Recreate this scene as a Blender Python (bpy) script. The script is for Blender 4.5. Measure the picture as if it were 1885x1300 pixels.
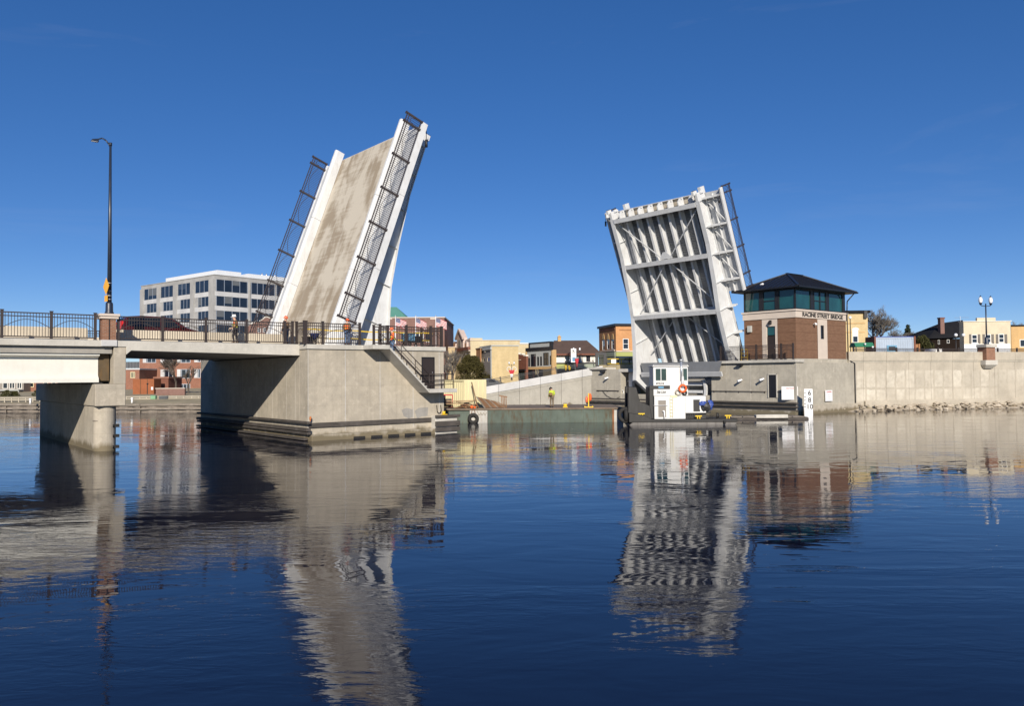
import bpy, bmesh, math, random
from mathutils import Matrix, Vector, Quaternion
R_ = math.radians
sc = bpy.context.scene
for o in list(bpy.data.objects): bpy.data.objects.remove(o)
COL = sc.collection

# ------------------------------------------------------------------ camera
FPX, PIT, ROL, CH = 1466.608, R_(1.662), R_(.434), 3.951
VF = Vector((0, math.cos(PIT), math.sin(PIT))); VU = Vector((0, -math.sin(PIT), math.cos(PIT))); VR = Vector((1, 0, 0))
cx_ = math.cos(ROL)*VR - math.sin(ROL)*VU
cy_ = math.sin(ROL)*VR + math.cos(ROL)*VU
cd = bpy.data.cameras.new('camera'); cam = bpy.data.objects.new('camera', cd); COL.objects.link(cam)
cm = Matrix.Identity(4)
for i in range(3):
    cm[i][0] = cx_[i]; cm[i][1] = cy_[i]; cm[i][2] = -VF[i]
cm[2][3] = CH
cam.matrix_world = cm
cd.sensor_width = 36; cd.lens = 36*FPX/1885; cd.clip_start = .5; cd.clip_end = 9000
sc.camera = cam
# ------------------------------------------------------------------ sky, sun, exposure
SUN = Vector((.145, -2.234, 1.0)).normalized()
wd = bpy.data.worlds.new('World'); sc.world = wd; wd.use_nodes = True
wn = wd.node_tree; wn.nodes.clear()
wo = wn.nodes.new('ShaderNodeOutputWorld'); wb = wn.nodes.new('ShaderNodeBackground'); ws = wn.nodes.new('ShaderNodeTexSky')
ws.sky_type = 'NISHITA'; ws.sun_disc = False
ws.sun_elevation = math.asin(SUN.z); ws.sun_rotation = math.atan2(SUN.x, SUN.y)
ws.air_density = .8; ws.dust_density = 0; ws.ozone_density = 3.0; ws.altitude = 3000
wb.inputs['Strength'].default_value = .128
# thin cirrus over the clear sky
wtc = wn.nodes.new('ShaderNodeTexCoord'); wmp = wn.nodes.new('ShaderNodeMapping'); wmp.inputs['Scale'].default_value = (1.2, 1.2, 7.0)
wno = wn.nodes.new('ShaderNodeTexNoise'); wno.inputs['Scale'].default_value = 2.1; wno.inputs['Detail'].default_value = 9; wno.inputs['Roughness'].default_value = .62; wno.inputs['Distortion'].default_value = .5
wrm = wn.nodes.new('ShaderNodeValToRGB'); wrm.color_ramp.elements[0].position = .56; wrm.color_ramp.elements[0].color = (0,0,0,1); wrm.color_ramp.elements[1].position = .86; wrm.color_ramp.elements[1].color = (.07,.07,.07,1)
wmx = wn.nodes.new('ShaderNodeMix'); wmx.data_type = 'RGBA'; wmx.inputs[7].default_value = (6.0, 6.5, 7.0, 1)
wn.links.new(wtc.outputs['Generated'], wmp.inputs[0]); wn.links.new(wmp.outputs[0], wno.inputs[0]); wn.links.new(wno.outputs[0], wrm.inputs[0])
wn.links.new(wrm.outputs[0], wmx.inputs[0]); wn.links.new(ws.outputs[0], wmx.inputs[6])
whs = wn.nodes.new('ShaderNodeHueSaturation'); whs.inputs['Saturation'].default_value = 1.46; whs.inputs['Hue'].default_value = .513; wgm = wn.nodes.new('ShaderNodeGamma'); wgm.inputs[1].default_value = .70
wn.links.new(wmx.outputs[2], wgm.inputs[0]); wn.links.new(wgm.outputs[0], whs.inputs['Color']); wn.links.new(whs.outputs[0], wb.inputs[0]); wn.links.new(wb.outputs[0], wo.inputs[0])
sl = bpy.data.lights.new('sun', 'SUN'); sl.energy = 4.2; sl.angle = R_(.53); sl.color = (1, .915, .795)
so = bpy.data.objects.new('sun', sl); COL.objects.link(so); so.rotation_euler = SUN.to_track_quat('Z', 'Y').to_euler(); so.location = (0, -30, 60)
sc.render.engine = 'CYCLES'
sc.view_settings.view_transform = 'Standard'; sc.view_settings.look = 'None'; sc.view_settings.gamma = 1; sc.view_settings.exposure = .45
sc.render.resolution_x = 1024; sc.render.resolution_y = 707
rnd = random.Random(7)

# ------------------------------------------------------------------ frames
PHI = R_(39.537)
BO = Vector((-20.011, 45.601, 0))
BM = Matrix.Translation(BO) @ Matrix.Rotation(PHI, 4, 'Z')          # bridge frame: x = along bridge s, y = -w
AX = Vector((math.cos(PHI), math.sin(PHI), 0)); NX = Vector((math.sin(PHI), -math.cos(PHI), 0))
def B(s, w, z): return BO + s*AX + w*NX + Vector((0, 0, z))
def ray(px, py):
    dx, dy = px-942.5, 650-py
    return (dx*math.cos(ROL)+dy*math.sin(ROL))*VR + (-dx*math.sin(ROL)+dy*math.cos(ROL))*VU + FPX*VF
C0 = Vector((0, 0, CH))
def atY(px, py, Y): d = ray(px, py); return C0 + d*(Y/d.y)
def atPl(px, py, P, n): d = ray(px, py); return C0 + d*((P-C0).dot(n)/d.dot(n))
def atW(px, py, w):
    p = atPl(px, py, B(0, w, 0), NX); q = p-BO; return (q.dot(AX), w, p.z)
def atS(px, py, s):
    p = atPl(px, py, B(s, 0, 0), AX); q = p-BO; return (s, q.dot(NX), p.z)
def frame(x, y, z=0, yaw=0): return Matrix.Translation((x, y, z)) @ Matrix.Rotation(yaw, 4, 'Z')

# ------------------------------------------------------------------ mesh builder
class MB:
    def __init__(s): s.v = []; s.f = []; s.sm = []
    def add(s, vs, fs, smooth=False):
        b = len(s.v); s.v += [tuple(p) for p in vs]
        for f in fs: s.f.append(tuple(b+i for i in f)); s.sm.append(smooth)
        return s
    def hexa(s, p): return s.add(p, [(0,1,2,3),(7,6,5,4),(0,4,5,1),(1,5,6,2),(2,6,7,3),(3,7,4,0)])
    def box(s, x0, x1, y0, y1, z0, z1):
        return s.hexa([(x0,y0,z0),(x1,y0,z0),(x1,y1,z0),(x0,y1,z0),(x0,y0,z1),(x1,y0,z1),(x1,y1,z1),(x0,y1,z1)])
    def quad(s, a, b, c, d): return s.add([a,b,c,d], [(0,1,2,3)])
    def prism(s, pts, axis, a, b):
        n = len(pts)
        def m(p, t): return (t,p[0],p[1]) if axis == 'x' else (p[0],t,p[1]) if axis == 'y' else (p[0],p[1],t)
        return s.add([m(p,a) for p in pts]+[m(p,b) for p in pts], [tuple(range(n))[::-1], tuple(range(n,2*n))]+[(i,(i+1)%n,n+(i+1)%n,n+i) for i in range(n)])
    def bar(s, p, q, a, b=None, up=(0,0,1)):
        b = b or a; p = Vector(p); q = Vector(q); d = (q-p).normalized(); u = Vector(up)
        if abs(d.dot(u)) > .98: u = Vector((0,1,0)) if abs(d.y) < .9 else Vector((1,0,0))
        x = d.cross(u).normalized()*a/2; y = x.cross(d).normalized()*b/2
        return s.hexa([p-x-y,p+x-y,p+x+y,p-x+y,q-x-y,q+x-y,q+x+y,q-x+y])
    def tube(s, p, q, r, r2=None, n=8, caps=True):
        r2 = r if r2 is None else r2; p = Vector(p); q = Vector(q); d = (q-p).normalized()
        u = Vector((0,0,1)) if abs(d.z) < .9 else Vector((1,0,0)); x = d.cross(u).normalized(); y = d.cross(x)
        vs = []
        for c, rr in ((p,r),(q,r2)):
            for i in range(n): t = 2*math.pi*i/n; vs.append(c+x*(rr*math.cos(t))+y*(rr*math.sin(t)))
        s.add(vs, [(i,(i+1)%n,n+(i+1)%n,n+i) for i in range(n)], n > 5)
        if caps: s.add(vs, [tuple(range(n))[::-1], tuple(range(n,2*n))])
        return s
    def path(s, pts, r, n=6):
        for a, b in zip(pts, pts[1:]): s.tube(a, b, r, r, n)
        return s
    def lathe(s, prof, c=(0,0,0), n=14, a0=0, a1=2*math.pi, axis='z'):
        full = abs(a1-a0-2*math.pi) < 1e-6; m = n if full else n+1; vs = []
        for r, h in prof:
            for i in range(m):
                t = a0+(a1-a0)*i/n; p = (r*math.cos(t), r*math.sin(t), h)
                if axis == 'x': p = (h, p[0], p[1])
                if axis == 'y': p = (p[0], h, p[1])
                vs.append((p[0]+c[0], p[1]+c[1], p[2]+c[2]))
        fs = []
        for k in range(len(prof)-1):
            for i in range(m if full else m-1): j = (i+1) % m; fs.append((k*m+i, k*m+j, (k+1)*m+j, (k+1)*m+i))
        return s.add(vs, fs, True)
    def sphere(s, c, r, n=8, k=6, sx=1, sy=1, sz=1):
        vs = []; fs = []
        for j in range(k+1):
            ph = math.pi*j/k
            for i in range(n):
                t = 2*math.pi*i/n; vs.append((c[0]+sx*r*math.sin(ph)*math.cos(t), c[1]+sy*r*math.sin(ph)*math.sin(t), c[2]+sz*r*math.cos(ph)))
        for j in range(k):
            for i in range(n): fs.append((j*n+i, j*n+(i+1)%n, (j+1)*n+(i+1)%n, (j+1)*n+i))
        return s.add(vs, fs, True)
    def torus(s, c, R, r, axis='y', n=18, k=8):
        vs = []; fs = []
        for i in range(n):
            t = 2*math.pi*i/n
            for j in range(k):
                p = 2*math.pi*j/k; a = (R+r*math.cos(p))*math.cos(t); b = (R+r*math.cos(p))*math.sin(t); h = r*math.sin(p)
                q = (a,h,b) if axis == 'y' else (h,a,b) if axis == 'x' else (a,b,h)
                vs.append((c[0]+q[0], c[1]+q[1], c[2]+q[2])); fs.append((i*k+j, ((i+1)%n)*k+j, ((i+1)%n)*k+(j+1)%k, i*k+(j+1)%k))
        return s.add(vs, fs, True)
    def mesh(s, name, ys=1, off=(0,0,0), recalc=True):
        me = bpy.data.meshes.new(name)
        me.from_pydata([(x-off[0], (y-off[1])*ys, z-off[2]) for x, y, z in s.v], [], s.f)
        me.polygons.foreach_set('use_smooth', s.sm)
        if recalc:
            bm = bmesh.new(); bm.from_mesh(me)
            bmesh.ops.remove_doubles(bm, verts=bm.verts, dist=1e-5)
            bmesh.ops.recalc_face_normals(bm, faces=bm.faces)
            ul = bm.loops.layers.uv.new('UVMap')
            for f in bm.faces:
                n = f.normal; ax, ay, az = abs(n.x), abs(n.y), abs(n.z)
                for l in f.loops:
                    c = l.vert.co
                    l[ul].uv = (c.x, c.y) if az > ax and az > ay else (c.y, c.z) if ax > ay else (c.x, c.z)
            bm.to_mesh(me); bm.free()
        return me

def link(o, parent=None):
    COL.objects.link(o)
    if parent: o.parent = parent
    return o
def tag(o, label=None, cat=None, group=None, kind=None):
    if label: o['label'] = label
    if cat: o['category'] = cat
    if group: o['group'] = group
    if kind: o['kind'] = kind
    return o
def bevel(o, w, seg=1):
    m = o.modifiers.new('bevel', 'BEVEL'); m.width = w; m.segments = seg; m.limit_method = 'ANGLE'; m.angle_limit = R_(40)
# a thing: Empty at its base; parts are written in frame coordinates (fr) and stored relative to base
class Thing:
    def __init__(s, name, label, cat, fr=None, base=(0,0,0), ys=1, group=None):
        s.fr = fr or Matrix.Identity(4); s.ys = ys; s.base = base
        s.o = bpy.data.objects.new(name, None); COL.objects.link(s.o)
        s.o.matrix_world = s.fr @ Matrix.Translation((base[0], base[1]*ys, base[2]))
        s.o.empty_display_size = .3
        tag(s.o, label, cat, group)
    def part(s, name, mb, mat, parent=None, bev=0, label=None, kind=None):
        me = mb if isinstance(mb, bpy.types.Mesh) else mb.mesh(name, s.ys, s.base)
        me.materials.append(MT[mat]) if not me.materials else None
        o = bpy.data.objects.new(name, me); link(o, parent or s.o)
        if bev: bevel(o, bev)
        tag(o, label, kind=kind)
        return o
    def inst(s, name, me, loc, parent=None, rot=None, mat=None):
        o = bpy.data.objects.new(name, me); link(o, parent or s.o)
        if mat and not me.materials: me.materials.append(MT[mat])
        o.location = (loc[0]-s.base[0], (loc[1]-s.base[1])*s.ys, loc[2]-s.base[2])
        if rot: o.rotation_euler = rot
        return o
def single(name, mb, mat, label, cat, fr=None, base=(0,0,0), ys=1, group=None, kind=None, bev=0):
    me = mb if isinstance(mb, bpy.types.Mesh) else mb.mesh(name, ys, base)
    if not me.materials: me.materials.append(MT[mat])
    o = bpy.data.objects.new(name, me); COL.objects.link(o)
    o.matrix_world = (fr or Matrix.Identity(4)) @ Matrix.Translation((base[0], base[1]*ys, base[2]))
    tag(o, label, cat, group, kind)
    if bev: bevel(o, bev)
    return o
def struct(name, mb, mat, fr=None, ys=1, bev=0, label=None):
    return single(name, mb, mat, label, None, fr, (0,0,0), ys, None, 'structure', bev)
def sub(parent, name, mb, mat, ys=1, bev=0, kind=None):              # child of a structure, same coordinates
    me = mb if isinstance(mb, bpy.types.Mesh) else mb.mesh(name, ys)
    if not me.materials: me.materials.append(MT[mat])
    o = bpy.data.objects.new(name, me); link(o, parent)
    if bev: bevel(o, bev)
    tag(o, kind=kind); return o
TMP = bpy.data.scenes.new('workbench')
def evalmesh(o):
    TMP.collection.objects.link(o)
    with bpy.context.temp_override(scene=TMP, view_layer=TMP.view_layers[0]):
        dg = bpy.context.evaluated_depsgraph_get(); me = bpy.data.meshes.new_from_object(o.evaluated_get(dg))
    bpy.data.objects.remove(o); return me
def textmesh(txt, size, depth=.01, align='CENTER', shear=0):
    cu = bpy.data.curves.new('lettering', 'FONT'); cu.body = txt; cu.size = size; cu.extrude = depth; cu.align_x = align; cu.align_y = 'CENTER'; cu.shear = shear; cu.offset = size*.022
    o = bpy.data.objects.new('lettering', cu); me = evalmesh(o)
    bpy.data.curves.remove(cu)
    return me
def frange(a, b, st):
    n = max(1, round((b-a)/st)); return [a+(b-a)*i/n for i in range(n+1)]

# ------------------------------------------------------------------ materials
MT = {}
class NT:
    def __init__(s, name):
        m = bpy.data.materials.new(name); m.use_nodes = True; s.m = m; s.t = m.node_tree; s.n = s.t.nodes; s.l = s.t.links
        s.b = s.n['Principled BSDF']; MT[name] = m
        s.tc = s.n.new('ShaderNodeTexCoord')
    def co(s, src='UV', scale=(1,1,1), rot=(0,0,0)):
        mp = s.n.new('ShaderNodeMapping'); mp.inputs['Scale'].default_value = scale; mp.inputs['Rotation'].default_value = rot
        s.l.new(s.tc.outputs[src], mp.inputs[0]); return mp.outputs[0]
    def geo(s, scale=(1,1,1)):
        g = s.n.new('ShaderNodeNewGeometry'); mp = s.n.new('ShaderNodeMapping'); mp.inputs['Scale'].default_value = scale
        s.l.new(g.outputs['Position'], mp.inputs[0]); return mp.outputs[0]
    def noise(s, co, scale, detail=5, rough=.55, dist=0):
        n = s.n.new('ShaderNodeTexNoise'); n.inputs['Scale'].default_value = scale; n.inputs['Detail'].default_value = detail; n.inputs['Roughness'].default_value = rough; n.inputs['Distortion'].default_value = dist
        s.l.new(co, n.inputs['Vector']); return n.outputs[0]
    def ramp(s, v, a, b, c0=0., c1=1.):
        r = s.n.new('ShaderNodeMapRange'); r.inputs[1].default_value = a; r.inputs[2].default_value = b; r.inputs[3].default_value = c0; r.inputs[4].default_value = c1
        s.l.new(v, r.inputs[0]); return r.outputs[0]
    def mix(s, f, a, b, mode='MIX'):
        m = s.n.new('ShaderNodeMix'); m.data_type = 'RGBA'; m.blend_type = mode
        for i, v in ((0,f),(6,a),(7,b)):
            if hasattr(v, 'is_linked') or isinstance(v, bpy.types.NodeSocket): s.l.new(v, m.inputs[i])
            elif i == 0: m.inputs[0].default_value = v
            else: m.inputs[i].default_value = (*v, 1) if len(v) == 3 else v
        return m.outputs[2]
    def math(s, op, a, b=0.):
        m = s.n.new('ShaderNodeMath'); m.operation = op
        for i, v in enumerate((a,b)):
            if isinstance(v, bpy.types.NodeSocket): s.l.new(v, m.inputs[i])
            else: m.inputs[i].default_value = v
        return m.outputs[0]
    def col(s, v):
        if isinstance(v, bpy.types.NodeSocket): s.l.new(v, s.b.inputs['Base Color'])
        else: s.b.inputs['Base Color'].default_value = (*v, 1)
    def rough(s, v):
        if isinstance(v, bpy.types.NodeSocket): s.l.new(v, s.b.inputs['Roughness'])
        else: s.b.inputs['Roughness'].default_value = v
    def bump(s, h, dist=.01, strength=.5):
        b = s.n.new('ShaderNodeBump'); b.inputs['Distance'].default_value = dist; b.inputs['Strength'].default_value = strength
        s.l.new(h, b.inputs['Height']); s.l.new(b.outputs[0], s.b.inputs['Normal'])
def k(c, f): return tuple(min(1, x*f) for x in c)
def concrete(name, c, streak=.5, blotch=.5, light=1.2, dark=.62, wet=True, form=0):
    t = NT(name); uv = t.co(); g = t.geo()
    n1 = t.noise(g, .45, 6, .6); n2 = t.noise(t.co('UV', (2.2, .12, 1)), 1.4, 5, .6); n3 = t.noise(g, 14, 4, .6); n4 = t.noise(g, 2.3, 6, .65)
    a = t.mix(t.ramp(n1, .36, .66), k(c, .86), k(c, 1.1))
    a = t.mix(t.math('MULTIPLY', t.ramp(n2, .52, .74), streak), a, k(c, dark))
    a = t.mix(t.math('MULTIPLY', t.ramp(n4, .54, .7), blotch), a, k(c, light))
    a = t.mix(t.math('MULTIPLY', t.ramp(n4, .47, .33), blotch*.7), a, k((c[0]*.95, c[1]*.97, c[2]), .78))
    a = t.mix(.12, a, t.mix(n3, (0,0,0), (1,1,1)), 'OVERLAY')
    if wet:                                                             # stain band left by the river
        sx = t.n.new('ShaderNodeSeparateXYZ'); t.l.new(t.geo(), sx.inputs[0])
        hz = t.math('ADD', sx.outputs[2], t.math('MULTIPLY', t.noise(t.geo((1,1,.3)), 1.7, 4), -.9))
        a = t.mix(t.ramp(hz, .05, -.22), a, k((c[0], c[1]*.93, c[2]*.75), .42))
    if form:
        f = t.n.new('ShaderNodeTexBrick'); f.offset = 0; f.inputs['Scale'].default_value = 1; f.inputs['Brick Width'].default_value = 2.4; f.inputs['Row Height'].default_value = form; f.inputs['Mortar Size'].default_value = .012; f.inputs['Mortar Smooth'].default_value = .4
        f.inputs['Color1'].default_value = (1,1,1,1); f.inputs['Color2'].default_value = (.88,.885,.89,1); f.inputs['Mortar'].default_value = (.78,.76,.74,1)
        t.l.new(uv, f.inputs[0]); a = t.mix(.6, a, f.outputs[0], 'MULTIPLY')
    t.col(a); t.rough(.88); t.bump(t.math('ADD', n3, t.math('MULTIPLY', n4, 1.5)), .012, .35)
    t.b.inputs['Specular IOR Level'].default_value = .25
def paint(name, c, rough=.45, metal=0., var=.12, dirt=.0, dirtc=(.1,.07,.05), bump=.0, spec=.5, scale=1.):
    t = NT(name); g = t.geo()
    n1 = t.noise(g, .9*scale, 5, .6); n2 = t.noise(t.geo((1,1,.25)), 5*scale, 5, .62)
    a = t.mix(t.ramp(n1, .3, .7), k(c, 1-var), k(c, 1+var))
    if dirt: a = t.mix(t.math('MULTIPLY', t.ramp(n2, .5, .72), dirt), a, dirtc)
    t.col(a); t.rough(t.ramp(n2, .3, .7, max(.02, rough-.08), min(1, rough+.1))); t.b.inputs['Metallic'].default_value = metal; t.b.inputs['Specular IOR Level'].default_value = spec
    if bump: t.bump(n2, .01, bump)
def brick(name, c1, c2, mortar, bw=.2, rh=.075, mort=.012, var=.3, band=None, bump=.6):
    t = NT(name); uv = t.co()
    f = t.n.new('ShaderNodeTexBrick'); f.inputs['Scale'].default_value = 1; f.inputs['Brick Width'].default_value = bw; f.inputs['Row Height'].default_value = rh; f.inputs['Mortar Size'].default_value = mort; f.inputs['Bias'].default_value = 0
    f.inputs['Color1'].default_value = (*c1,1); f.inputs['Color2'].default_value = (*c2,1); f.inputs['Mortar'].default_value = (*mortar,1); t.l.new(uv, f.inputs[0])
    n = t.noise(t.geo(), .7, 6, .65); n2 = t.noise(t.co('UV', (1,.15,1)), 1.1, 5)
    a = t.mix(t.math('MULTIPLY', t.ramp(n, .35, .7), var), f.outputs[0], k(c1, .55))
    a = t.mix(t.math('MULTIPLY', t.ramp(n2, .5, .72), var), a, k(c2, 1.35))
    if band:
        sx = t.n.new('ShaderNodeSeparateXYZ'); t.l.new(uv, sx.inputs[0])
        bd = t.math('LESS_THAN', t.math('FRACT', t.math('DIVIDE', sx.outputs[1], band)), .1)
        a = t.mix(t.math('MULTIPLY', bd, .35), a, k(c1, .55))
    t.col(a); t.rough(.9); t.bump(f.outputs[1], -.008, bump); t.b.inputs['Specular IOR Level'].default_value = .2
def glass(name, c, rough=.04, spec=.8):
    t = NT(name); n = t.noise(t.geo(), .35, 3); n2 = t.noise(t.geo(), .22, 2)
    t.col(t.mix(t.ramp(n, .35, .65), k(c, .7), k(c, 1.35))); t.rough(rough); t.b.inputs['Specular IOR Level'].default_value = spec; t.b.inputs['IOR'].default_value = 1.52
    t.bump(n2, .05, .15)
def foliage(name, c, c2, trans=.25):
    t = NT(name); g = t.geo(); n = t.noise(g, .8, 4); oi = t.n.new('ShaderNodeObjectInfo')
    n2 = t.noise(g, 9, 2)
    t.col(t.mix(t.ramp(n2, .35, .65), t.mix(t.ramp(n, .35, .65), c, c2), k(c, .6))); t.rough(.7); t.b.inputs['Specular IOR Level'].default_value = .2
def wood(name, c, rough=.8):
    t = NT(name); n = t.noise(t.co('UV', (.6, 8, 1)), 2, 6, .6); n2 = t.noise(t.geo(), 1.3, 5)
    a = t.mix(t.ramp(n, .3, .7), k(c, .65), k(c, 1.3)); a = t.mix(t.math('MULTIPLY', t.ramp(n2, .5, .7), .6), a, k((c[0]*1.1, c[1]*1.1, c[2]*1.15), 1.5))
    t.col(a); t.rough(rough); t.bump(n, .01, .5); t.b.inputs['Specular IOR Level'].default_value = .2
concrete('concrete_pier', (.43,.382,.305), .55, .75, form=1.22)
concrete('mortar_grey', (.29,.275,.25), .5, .4, wet=False)
concrete('concrete_fascia', (.50,.475,.42), .25, .5, light=1.18, dark=.7, wet=False)
concrete('concrete_slab', (.33,.31,.275), .2, .3, wet=False)
concrete('concrete_tender', (.42,.386,.318), .45, .75, form=1.22)
concrete('concrete_ramp', (.36,.34,.295), .3, .5)
concrete('concrete_white', (.52,.515,.505), .12, .4, light=1.1, dark=.82, wet=False)
concrete('concrete_barrier', (.56,.49,.38), .2, .2, light=1.1, dark=.8, wet=False)
concrete('concrete_step', (.47,.45,.405), .35, .4, wet=False)
def wallmat():
    concrete('concrete_bank', (.43,.385,.31), .3, .35, light=1.2)
    m = MT['concrete_bank']; t = NT.__new__(NT); t.m = m; t.t = m.node_tree; t.n = t.t.nodes; t.l = t.t.links; t.b = t.n['Principled BSDF']; t.tc = t.n.new('ShaderNodeTexCoord')
    old = t.b.inputs['Base Color'].links[0].from_socket
    f = t.n.new('ShaderNodeTexBrick'); f.offset = 0; f.inputs['Scale'].default_value = 1; f.inputs['Brick Width'].default_value = 1.28; f.inputs['Row Height'].default_value = 2.05; f.inputs['Mortar Size'].default_value = .16; f.inputs['Mortar Smooth'].default_value = .55
    f.inputs['Color1'].default_value = (1,1,1,1); f.inputs['Color2'].default_value = (.25,.25,.25,1); f.inputs['Mortar'].default_value = (0,0,0,1)
    mp = t.n.new('ShaderNodeMapping'); mp.inputs['Location'].default_value = (.2, -.45, 0); t.l.new(t.tc.outputs['UV'], mp.inputs[0])
    ns = t.n.new('ShaderNodeTexNoise'); ns.inputs['Scale'].default_value = 1.4; t.l.new(mp.outputs[0], ns.inputs[0])
    wv = t.n.new('ShaderNodeVectorMath'); wv.operation = 'MULTIPLY_ADD'; wv.inputs[1].default_value = (.35,.35,0); t.l.new(ns.outputs[1], wv.inputs[0]); t.l.new(mp.outputs[0], wv.inputs[2]); t.l.new(wv.outputs[0], f.inputs[0])
    sp = t.n.new('ShaderNodeSeparateXYZ'); t.l.new(t.tc.outputs['UV'], sp.inputs[0])
    zone = t.math('MULTIPLY', t.ramp(sp.outputs[1], 4.5, 4.2), t.ramp(sp.outputs[1], .9, 1.2))
    n = t.noise(t.geo(), 1.2, 5, .6)
    n0 = t.noise(t.geo(), .13, 2, .5)
    sepc = t.math('MULTIPLY', t.math('MULTIPLY', f.outputs[0], zone), t.math('MULTIPLY', t.ramp(n, .3, .62), t.ramp(n0, .38, .56)))
    t.col(t.mix(t.math('MULTIPLY', sepc, .85), old, (.63,.585,.49)))
wallmat()
def deckmat():
    t = NT('leaf_deck'); g = t.co('Object'); n0 = t.noise(t.co('Object', (.22, .42, 1)), 1.15, 4, .55, .4); n1 = t.noise(t.co('Object', (1.6, .09, 1)), 1.9, 6, .65); n2 = t.noise(t.co('Object', (.1, 1.2, 1)), 1.5, 5); n3 = t.noise(g, 16, 4)
    m = t.math('ADD', t.math('MULTIPLY', n0, .7), t.math('ADD', t.math('MULTIPLY', n1, .22), t.math('MULTIPLY', n2, .16)))
    a = t.mix(t.ramp(m, .48, .585), (.315,.258,.188), (.53,.475,.385))
    a = t.mix(t.math('MULTIPLY', t.ramp(n2, .55, .75), .3), a, (.52,.48,.41))
    a = t.mix(.15, a, t.mix(n3, (0,0,0), (1,1,1)), 'OVERLAY')
    t.col(a); t.rough(.9); t.bump(n1, .01, .4); t.b.inputs['Specular IOR Level'].default_value = .2
deckmat()
paint('steel_white', (.60,.608,.61), .55, var=.09, dirt=.45, dirtc=(.43,.40,.36), spec=.35)
paint('steel_grey', (.50,.51,.52), .5, var=.06, dirt=.2, dirtc=(.36,.35,.34))
paint('steel_form', (.23,.235,.24), .5, .3, var=.1, dirt=.3, dirtc=(.2,.19,.18))
paint('steel_cream', (.68,.665,.60), .7, var=.05, dirt=.2, dirtc=(.55,.52,.44))
paint('rail_brown', (.040,.030,.027), .5, var=.15)
paint('black_steel', (.018,.018,.02), .5, var=.2, dirt=.15, dirtc=(.05,.045,.04))
paint('lamp_blue', (.018,.026,.045), .4, var=.1)
paint('rust', (.20,.085,.035), .85, var=.3, dirt=.5, dirtc=(.06,.03,.02))
paint('bearing_brown', (.085,.058,.03), .85, var=.3, dirt=.5, dirtc=(.16,.09,.03))  # dark brown with random lighter brown blotches
paint('rust_panel', (.27,.085,.03), .8, var=.12, dirt=.25, dirtc=(.16,.06,.03))
paint('stone_trim', (.56,.48,.405), .8, var=.06)
paint('sign_yellow', (.85,.42,.03), .5, var=.04)
paint('sign_white', (.78,.78,.78), .5, var=.03)
paint('ink_black', (.02,.02,.02), .6, var=0)
paint('ink_red', (.55,.06,.05), .6, var=0)
paint('orange_dim', (.42,.13,.03), .6, var=.2)
paint('yellow', (.75,.50,.02), .5, var=.08, dirt=.25, dirtc=(.3,.2,.05))
paint('orange', (.80,.13,.02), .6, var=.08)
paint('hivis_orange', (.85,.13,.025), .8, var=.08)
paint('hivis_lime', (.46,.55,.05), .8, var=.08)
paint('denim', (.10,.16,.27), .9, var=.15)
paint('trouser_dark', (.045,.042,.045), .9, var=.2)
paint('trouser_tan', (.16,.12,.08), .9, var=.2)
paint('jacket_tan', (.22,.13,.06), .9, var=.2)
paint('skin', (.52,.30,.21), .6, var=.05)
paint('hat_white', (.80,.78,.74), .35, var=.02)
paint('hat_orange', (.80,.14,.05), .35, var=.02)
paint('boot', (.10,.06,.035), .8, var=.2)
paint('car_red', (.065,.005,.007), .22, .2, var=.05, spec=.6)
paint('car_black', (.012,.012,.015), .25, var=.05)
paint('car_grey', (.10,.105,.11), .3, var=.05)
paint('rubber', (.018,.017,.016), .8, var=.2, dirt=.3, dirtc=(.06,.05,.04))
paint('tail_red', (.6,.02,.015), .15, var=0)
paint('chrome', (.55,.55,.56), .25, .9, var=.03)
paint('spreader_blue', (.03,.04,.13), .4, var=.05)
paint('boat_white', (.62,.62,.605), .45, var=.04, dirt=.3, dirtc=(.5,.42,.3))
paint('boat_black', (.014,.013,.012), .55, var=.25, dirt=.3, dirtc=(.04,.035,.03))
paint('hull_grey', (.15,.14,.13), .7, var=.2, dirt=.5, dirtc=(.06,.05,.045))
paint('blue_tarp', (.03,.07,.30), .5, var=.15)
paint('barge_green', (.098,.122,.102), .75, var=.25, dirt=.9, dirtc=(.085,.06,.035), bump=.3, scale=.6, spec=.25)
paint('barge_grey', (.42,.41,.38), .7, var=.12, dirt=.6, dirtc=(.20,.12,.06), bump=.3)
paint('barge_deck', (.17,.13,.095), .9, var=.3, dirt=.4, dirtc=(.28,.22,.17))
paint('container_cream', (.70,.63,.38), .6, var=.05, dirt=.15, dirtc=(.45,.36,.2))
paint('container_blue', (.36,.43,.52), .6, var=.08, dirt=.1)
paint('roof_navy', (.016,.017,.022), .42, .3, var=.12)
paint('frame_dark', (.014,.014,.017), .45, var=.1)
paint('frame_white', (.72,.72,.70), .5, var=.03)
paint('door_brown', (.030,.022,.019), .5, var=.1)
paint('white_pvc', (.80,.80,.80), .4, var=.02)
paint('green_awning', (.02,.16,.085), .6, var=.1)
paint('green_roof', (.10,.27,.21), .6, var=.08)
paint('roof_brown', (.095,.06,.045), .85, var=.15, bump=.4)
paint('roof_black', (.015,.015,.017), .9, var=.2, spec=.15)
paint('clapboard_shaded', (.016,.011,.009), .9, var=.2, spec=.1)  # near-black wall tone holds the shade of a side wall
paint('roof_white', (.66,.68,.70), .5, var=.03)
paint('panel_olive', (.33,.36,.12), .7, var=.08)
paint('panel_sage', (.32,.36,.28), .7, var=.08)
paint('stucco_cream', (.56,.49,.36), .9, var=.08)
paint('stucco_white', (.72,.69,.62), .9, var=.05)
paint('stucco_pink', (.55,.44,.38), .9, var=.08)
paint('panel_grey', (.40,.41,.385), .8, var=.05)
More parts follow.
